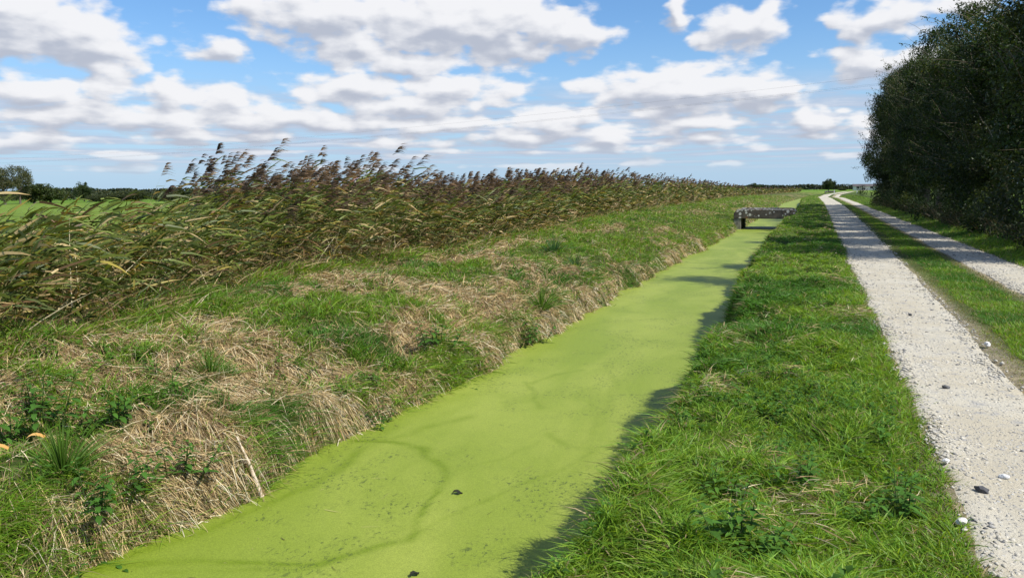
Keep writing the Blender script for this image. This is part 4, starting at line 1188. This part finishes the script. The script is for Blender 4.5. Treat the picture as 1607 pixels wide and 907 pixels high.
M_ABUT = mat_solid('weathered_abutment', (0.30, 0.28, 0.25), 0.95, 0.5, 4, 0.8)

def box(bm, x0, x1, y0, y1, z0, z1, bev=0.02, cuts=0, jit=0.0):
    r = bmesh.ops.create_cube(bm, size=1)
    vs = r['verts']
    for v in vs:
        v.co = Vector(((x0 + x1) / 2 + v.co.x * (x1 - x0), (y0 + y1) / 2 + v.co.y * (y1 - y0), (z0 + z1) / 2 + v.co.z * (z1 - z0)))
    if bev > 0:
        es = list({e for v in vs for e in v.link_edges})
        bmesh.ops.bevel(bm, geom=es, offset=bev, segments=2, affect='EDGES', profile=0.6)
def bmobj(name, bm, mat, parent=None, smooth=False):
    me = bpy.data.meshes.new(name); bm.to_mesh(me); bm.free(); me.materials.append(mat)
    if smooth: me.polygons.foreach_set('use_smooth', np.ones(len(me.polygons), bool))
    return link(name, me, parent)
def bridge(loc, label, w=3.7, depth=3.6):
    t = empty('footbridge', loc)
    # parapet beams: ends chamfered down to the banks
    for yy in (0.0, depth - 0.25):
        bm = bmesh.new()
        hw = w / 2
        prof = [(-hw, -0.02), (-hw + 0.02, 0.34), (-hw + 0.22, 0.58), (hw - 0.22, 0.58), (hw - 0.02, 0.40), (hw, -0.02)]
        f = [bm.verts.new((px, yy, pz)) for px, pz in prof]; g = [bm.verts.new((px, yy + 0.25, pz)) for px, pz in prof]
        bm.faces.new(f); bm.faces.new(g[::-1])
        for i in range(len(prof)):
            j = (i + 1) % len(prof); bm.faces.new((f[j], f[i], g[i], g[j]))
        bmesh.ops.bevel(bm, geom=list(bm.edges), offset=0.03, segments=2, affect='EDGES')
        bmesh.ops.recalc_face_normals(bm, faces=bm.faces)
        bmobj('parapet', bm, M_CONC, t)
    bm = bmesh.new(); box(bm, -w / 2 + 0.1, w / 2 - 0.1, 0.255, depth - 0.255, -0.02, 0.24, 0.01); bmobj('deck', bm, M_CONC, t)
    for sx in (-1, 1):
        bm = bmesh.new()
        xa, xb = (sx * (w / 2 - 0.03), sx * (w / 2 - 0.47)) if sx < 0 else (w / 2 - 0.47, w / 2 - 0.03)
        box(bm, min(xa, xb), max(xa, xb), 0.03, depth - 0.03, -1.15, -0.024, 0.02); bmobj('abutment', bm, M_ABUT, t)
    tag(t, label, 'bridge')
    return t
bridge((-3.0, 50.0, 0.32 - 0.60 + 0.03), 'low concrete bridge with white lichen spots crossing the ditch')
bridge((bend(292) - 3.1, 292, -0.25), 'tiny dark second bridge far off where the ditch ends')

# ------------------------------------------------------------------ power line
M_WOOD = mat_solid('creosoted_pole', (0.14, 0.115, 0.09), 0.9, 0.4, 5, 0.5)
M_WIRE = mat_solid('cable', (0.06, 0.06, 0.065), 0.6, 0.1, 5, 0.0)
M_PORC = mat_solid('insulator', (0.20, 0.16, 0.14), 0.3, 0.1, 5, 0.0)
def pole(loc, h, ang, label):
    t = empty('utility_pole', loc, ang)
    bm = bmesh.new(); bmesh.ops.create_cone(bm, cap_ends=True, segments=14, radius1=0.15, radius2=0.10, depth=h + 0.3)
    for v in bm.verts: v.co.z += h / 2 - 0.15
    bmobj('pole', bm, M_WOOD, t, True)
    bm = bmesh.new(); box(bm, -0.06, 0.06, -0.55, 0.55, h - 0.75, h - 0.65, 0.01)
    bmobj('crossarm', bm, M_WOOD, t)
    for yy, zz in ((-0.48, h - 0.56), (0.48, h - 0.56), (0.0, h + 0.12)):
        bm = bmesh.new()
        for q, (r, dz) in enumerate(((0.045, -0.05), (0.065, 0.0), (0.045, 0.05))):
            rr = bmesh.ops.create_cone(bm, cap_ends=True, segments=10, radius1=r, radius2=r * 0.8, depth=0.05)
            for v in rr['verts']: v.co += Vector((0, yy, zz + dz))
        bmobj('insulator', bm, M_PORC, t)
    tag(t, label, 'utility pole')
PA = np.array([5.9, 75.0]); PB = np.array([-150.0, 96.0])
pang = math.atan2(PB[1] - PA[1], PB[0] - PA[0])
pole((PA[0], PA[1], float(height(*PA))), 10.9, pang, 'wooden utility pole whose top rises above the dark trees')
pole((PB[0], PB[1], -0.9), 8.6, pang, 'distant wooden utility pole carrying the far end of the wires')
nrm2 = np.array([-sin(pang), cos(pang)])
for k, (off, dz, lab) in enumerate(((-0.48, -0.50, 'thin black overhead wire on the near end of the pole crossarm'), (0.48, -0.50, 'thin black overhead wire on the far end of the pole crossarm'), (0.0, 0.2, 'thin black overhead wire running from the very top of the pole'))):
    S = Soup(); pts = []
    a = np.array([*(PA + nrm2 * off), 10.9 + float(height(*PA)) + dz]); b_ = np.array([*(PB + nrm2 * off), 8.6 - 0.9 + dz])
    for i in range(49):
        t = i / 48; p = a * (1 - t) + b_ * t; p[2] -= 4 * 1.1 * t * (1 - t); pts.append(p)
    tube(S, pts, [0.0048] * 49, 5, (0.06, 0.06, 0.06))
    tag(S.build('overhead_wire', M_WIRE), lab, 'wire', 'wires of the power line')

# ------------------------------------------------------------------ far building, posts
M_WHITE = mat_solid('white_render', (0.72, 0.71, 0.68), 0.9, 0.12, 0.3, 0.2)
M_ROOF = mat_solid('dark_roof', (0.10, 0.09, 0.09), 0.85, 0.3, 0.5, 0.3)
M_GLASS = mat_solid('dark_pane', (0.03, 0.035, 0.04), 0.2, 0.1, 1, 0.0)
def farm(loc, L, Wd, h, rh, label, ang=0.0):
    t = empty('farm_building', loc, ang)
    bm = bmesh.new(); box(bm, 0, L, 0, Wd, -0.3, h, 0.0); bmobj('wall', bm, M_WHITE, t)
    bm = bmesh.new()
    P = [(-0.4, -0.5, h), (L + 0.4, -0.5, h), (L + 0.4, Wd + 0.5, h), (-0.4, Wd + 0.5, h), (-0.4, Wd / 2, h + rh), (L + 0.4, Wd / 2, h + rh)]
    v = [bm.verts.new(p) for p in P]
    for f in ((0, 1, 5, 4), (2, 3, 4, 5), (3, 0, 4), (1, 2, 5), (3, 2, 1, 0)): bm.faces.new([v[i] for i in f])
    bmobj('roof', bm, M_ROOF, t)
    for q in range(3):
        bm = bmesh.new(); box(bm, 1.5 + q * L / 3.2, 2.9 + q * L / 3.2, -0.04, 0.0, 0.9, 2.0, 0.0); bmobj('window', bm, M_GLASS, t)
    tag(t, label, 'building')
farm((18.6, 460, -0.15), 22, 9, 2.1, 1.3, 'long low white building with a dark roof beyond the end of the track')
farm((-5.0, 640, -0.15), 9, 6, 1.6, 1.2, 'small pale building on the horizon left of the round tree', 0.3)
def post(x, y, h, label):
    t = empty('marker_post', (x, y, float(height(x, y))))
    bm = bmesh.new(); box(bm, -0.09, 0.09, -0.09, 0.09, -0.1, h, 0.02); bmobj('post', bm, M_WHITE, t)
    bm = bmesh.new(); box(bm, -0.095, 0.095, -0.095, 0.095, h + 0.001, h + 0.12, 0.02); bmobj('cap', bm, M_ROOF, t)
    tag(t, label, 'post', 'pale marker posts by the far track')
post(3.9, 200, 1.0, 'small pale marker post left of the far end of the track')
post(8.9, 200, 1.25, 'taller pale marker post right of the far end of the track')

# ------------------------------------------------------------------ single plants and small things on the banks
def nettle(seed, h, leafs, col, nst=5, spread=0.12):
    rg = np.random.default_rng(seed); st, lf = Soup(), Soup()
    for k in range(nst):
        a = rg.uniform(0, 2 * pi); r = spread * rg.random(); hh = h * rg.uniform(0.6, 1.1)
        p0 = np.array([cos(a) * r, sin(a) * r, -0.01]); p1 = p0 + np.array([cos(a) * r * 0.8, sin(a) * r * 0.8, hh])
        tube(st, [p0, (p0 + p1) / 2 + rg.normal(0, 0.006, 3), p1], [0.0035, 0.003, 0.0015], 5, (0.07, 0.12, 0.03))
        for q in range(6):
            t = 0.25 + 0.75 * q / 5; c = p0 * (1 - t) + p1 * t
            for w in range(2):
                b_ = a + q * pi / 2 + w * pi; L = leafs * (1.15 - 0.55 * t) * rg.uniform(0.8, 1.15)
                d = np.array([cos(b_), sin(b_), rg.uniform(-0.05, 0.45)]); d = d / np.linalg.norm(d)
                sd = np.array([-sin(b_), cos(b_), 0]); upv = np.cross(d, sd)
                n = 6; V = []; 
                for i in range(n + 1):
                    u = i / n; wd = 0.42 * L * sin(pi * min(1, u ** 0.75)) ** 0.8 * (1 - 0.15 * (i % 2)) + 0.001
                    m_ = c + d * (0.008 + L * u) - np.array([0, 0, 1]) * L * 0.30 * u * u
                    V += [m_ + sd * wd * 0.5 + upv * wd * 0.15, m_, m_ - sd * wd * 0.5 + upv * wd * 0.15]
                T = []
                for i in range(n):
                    for j in range(2):
                        e = i * 3 + j; T += [(e, e + 1, e + 4), (e, e + 4, e + 3)]
                lf.add(V, T, np.array(col) * rg.uniform(0.75, 1.3))
    lf.V += st.V; lf.C += st.C; lf.T += [T_ + lf.n for T_ in st.T]; lf.n += st.n
    return lf.mesh('foliage', M_WEED)
NP = [nettle(1, 0.22, 0.085, (0.060, 0.145, 0.020)), nettle(2, 0.17, 0.070, (0.075, 0.165, 0.022), 6, 0.16), nettle(3, 0.30, 0.090, (0.055, 0.135, 0.02), 7, 0.20)]
PLANTS = [
    (0.5,4.21,0,1.0,'dark nettle at the edge of the near track on the right bank'),
    (-0.4,4.21,1,1.0,'bright green leafy weed low on the right bank near the picture bottom'),
    (0.01,4.45,0,0.9,'dark nettle in the grass left of the one at the track edge'),
    (-0.15,5.0,2,0.75,'bushy nettle in the middle of the near right bank'),
    (-0.27,3.55,0,1.1,'nettle at the very bottom of the right bank'),
    (0.27,4.04,1,0.8,'pale leafy weed between the two dark nettles'),
    (0.08,6.24,2,0.7,'dark leafy clump farther up the right bank'),
    (-0.19,3.42,1,1.0,'weed with broad leaves at the bottom edge of the picture'),
    (-4.73,4.43,2,1.2,'leafy plant growing out of the pale hanging straw'),
    (-6.15,5.54,1,1.4,'bright green weed on the tan slope above the hanging straw'),
    (-4.82,3.79,2,1.3,'dark leafy nettle at the lower left near the water'),
    (-5.99,4.23,2,1.5,'large nettle at the far left beside dead brown leaves'),
    (-5.45,4.58,0,1.4,'nettle left of the pale hanging straw'),
    (-4.47,3.3,2,1.3,'nettle in the bottom left corner by the water edge'),
    (-5.89,3.94,0,1.6,'nettle at the left edge of the picture'),
    (-4.16,8.74,1,1.7,'yellow-green leafy weed on the bank halfway along the water'),
    (-4.41,11.92,2,1.5,'dark leafy plant hanging over the water beyond the yellow-green weed'),
    (-4.49,7.08,2,0.9,'dark leafy plant at the water edge by the ragged straw bank'),
    (-4.87,7.51,1,1.2,'light green weed in the dry bank above the water'),
    (-4.8,9.17,0,1.9,'dark green leafy clump in the middle of the dry bank'),
    (-9.56,7.65,0,1.8,'nettle just below the low reeds at the left'),

]
for (px_, py_, v, sc_, lab) in PLANTS:
    t = link('nettle' if v != 1 else 'weed_plant', NP[v]); t.location = (px_, py_, float(height(px_, py_)))
    t.rotation_euler = (0, 0, (px_ * 13.7) % 6.28); t.scale = (sc_,) * 3
    tag(t, lab, 'plant', 'broad-leaved plants on the ditch banks')

# grass tussocks one can point at on the left bank
def tussock(seed, h, n, col, w=0.008):
    global rng
    keep = rng; rng = np.random.default_rng(seed); S = Soup()
    a = rng.uniform(0, 2 * pi, n); sp = rng.random(n); L = h * rng.uniform(0.6, 1.1, n)
    D = unit(np.stack([np.cos(a) * sp, np.sin(a) * sp, np.full(n, 0.9)], 1))
    G = np.stack([np.cos(a) * sp * L * 0.6, np.sin(a) * sp * L * 0.6, -L * 0.55 * sp], 1)
    c = np.array(col) * rng.uniform(0.7, 1.3, (n, 1))
    P = np.stack([np.cos(a) * 0.07 * sp, np.sin(a) * 0.07 * sp, np.full(n, -0.02)], 1)
    blades(S, P, D, L, np.full(n, w), G, 4, c, c * np.array([1.2, 1.15, 1]))
    rng = keep
    return S.mesh('grass_tussock', M_GRASS)
TM = [tussock(1, 0.42, 240, (0.085, 0.17, 0.025)), tussock(2, 0.45, 150, (0.045, 0.12, 0.045), 0.009)]
TUS = [
    (-5.25,3.88,0,1.25,'large bright green tussock with arching blades at the lower left'),
    (-6.69,19.91,1,1.5,'bluish upright tussock on the bank beyond the dry patches'),
    (-5.68,18.7,1,1.3,'smaller bluish tussock right of the upright one'),
    (-4.61,12.97,0,1.3,'grass tussock just above the water in the middle distance'),
    (-5.85,6.05,0,1.0,'green tussock in the middle of the near slope'),
    (-11.03,7.97,0,1.7,'tall green tussock at the foot of the low reeds at the left'),

]
for (px_, py_, v, sc_, lab) in TUS:
    o = link('grass_tussock', TM[v]); o.location = (px_, py_, float(height(px_, py_))); o.scale = (sc_,) * 3; o.rotation_euler = (0, 0, px_ * 5)
    tag(o, lab, 'tussock', 'grass tussocks on the left bank')

# dead stems, floating bits
def stem_thing(name, pts, radii, col, label, cat, mat=None):
    S = Soup(); tube(S, pts, radii, 7, col); o = S.build(name, mat or M_STRAW, None, True); tag(o, label, cat); return o
st = Soup()
tube(st, [(-4.33,4.99,-0.95), (-4.45,4.99,-0.66), (-4.57,4.99,-0.44)], [0.022, 0.013, 0.006], 7, (0.58, 0.47, 0.36))
tube(st, [(-4.45,4.99,-0.66), (-4.67,4.94,-0.62), (-4.69,4.89,-0.5)], [0.010, 0.008, 0.004], 6, (0.62, 0.52, 0.42))
tag(st.build('dead_branch', M_BARK, None, True), 'pale forked dead branch leaning from the bank into the duckweed', 'branch')
def floating(x, y, s_, ang, label):
    S = Soup(); V = []; T = []
    for i in range(7):
        u = i / 6; w = s_ * 0.30 * sin(pi * min(1, max(0.05, u))) * (1 + 0.5 * sin(i * 2.1)); cx = s_ * (u - 0.5); z = 0.006 + 0.012 * sin(u * 5)
        V += [(cx, -w, z + 0.010), (cx, 0.1 * w, z), (cx + 0.004, w, z + 0.014)]
    for i in range(6):
        for j in range(2):
            e = i * 3 + j; T += [(e, e + 1, e + 4), (e, e + 4, e + 3)]
    S.add(V, T, (0.020, 0.022, 0.014)); o = S.build('floating_leaf', M_STONE); o.location = (x, y, WATER_Z + 0.004); o.rotation_euler = (0, 0, ang)
    tag(o, label, 'leaf', 'dark bits floating on the duckweed')
floating(-2.78,5.64,0.085,0.5,'small dark curled leaf floating on the duckweed')
floating(-2.44,4.27,0.08,1.2,'dark bit of debris floating at the bottom edge of the duckweed')
st = Soup(); hz = float(height(-5.62,4.03)); keep = rng; rng = np.random.default_rng(3)
blades(st, np.array([[-5.62,4.03,hz + 0.14]]), unit(np.array([[-0.2,-0.5,0.5]])), np.array([0.22]), np.array([0.035]), np.array([[0.05,0,-0.12]]), 5, np.array([[0.55,0.30,0.08]]), np.array([[0.5,0.32,0.13]]), rnd=np.array([[1.0,0.2,0.6]]))
rng = keep; tag(st.build('dead_leaf', M_STRAW), 'orange-brown dead leaf standing among the nettles at the left', 'leaf', 'dead brown leaves on the left bank')
st = Soup(); hz = float(height(-5.43,3.61)); keep = rng; rng = np.random.default_rng(3)
blades(st, np.array([[-5.43,3.61,hz + 0.14]]), unit(np.array([[-0.2,-0.5,0.5]])), np.array([0.22]), np.array([0.035]), np.array([[0.05,0,-0.12]]), 5, np.array([[0.55,0.30,0.08]]), np.array([[0.5,0.32,0.13]]), rnd=np.array([[1.0,0.2,0.6]]))
rng = keep; tag(st.build('dead_leaf', M_STRAW), 'tan dead leaf near the left edge of the bank', 'leaf', 'dead brown leaves on the left bank')
S = Soup()
n = 260; y = rng.uniform(1.5, 26, n); x = edge_l(y) + (edge_r(y) - edge_l(y)) * np.clip(rng.beta(0.55, 0.8, n), 0.01, 0.98)
a = rng.uniform(0, 2 * pi, n); L = 0.015 + 0.16 * rng.random(n) ** 3
D = np.stack([np.cos(a), np.sin(a), np.full(n, 0.02)], 1)
cc = np.where(rng.random((n, 1)) < 0.5, np.array([0.09, 0.08, 0.03]), np.array([0.40, 0.34, 0.16])) * rng.uniform(0.5, 1.2, (n, 1))
blades(S, np.stack([x, y, np.full(n, WATER_Z + 0.006)], 1), D, L, rng.uniform(0.003, 0.008, n), np.stack([L * 0.2, L * 0.1, L * 0], 1), 3, cc, cc, rnd=np.tile([0.02, 0.01, 1.0], (n, 1)))
tag(S.build('floating_debris', M_STRAW), 'scattered straw and leaf bits floating on the duckweed', 'debris', kind='stuff')
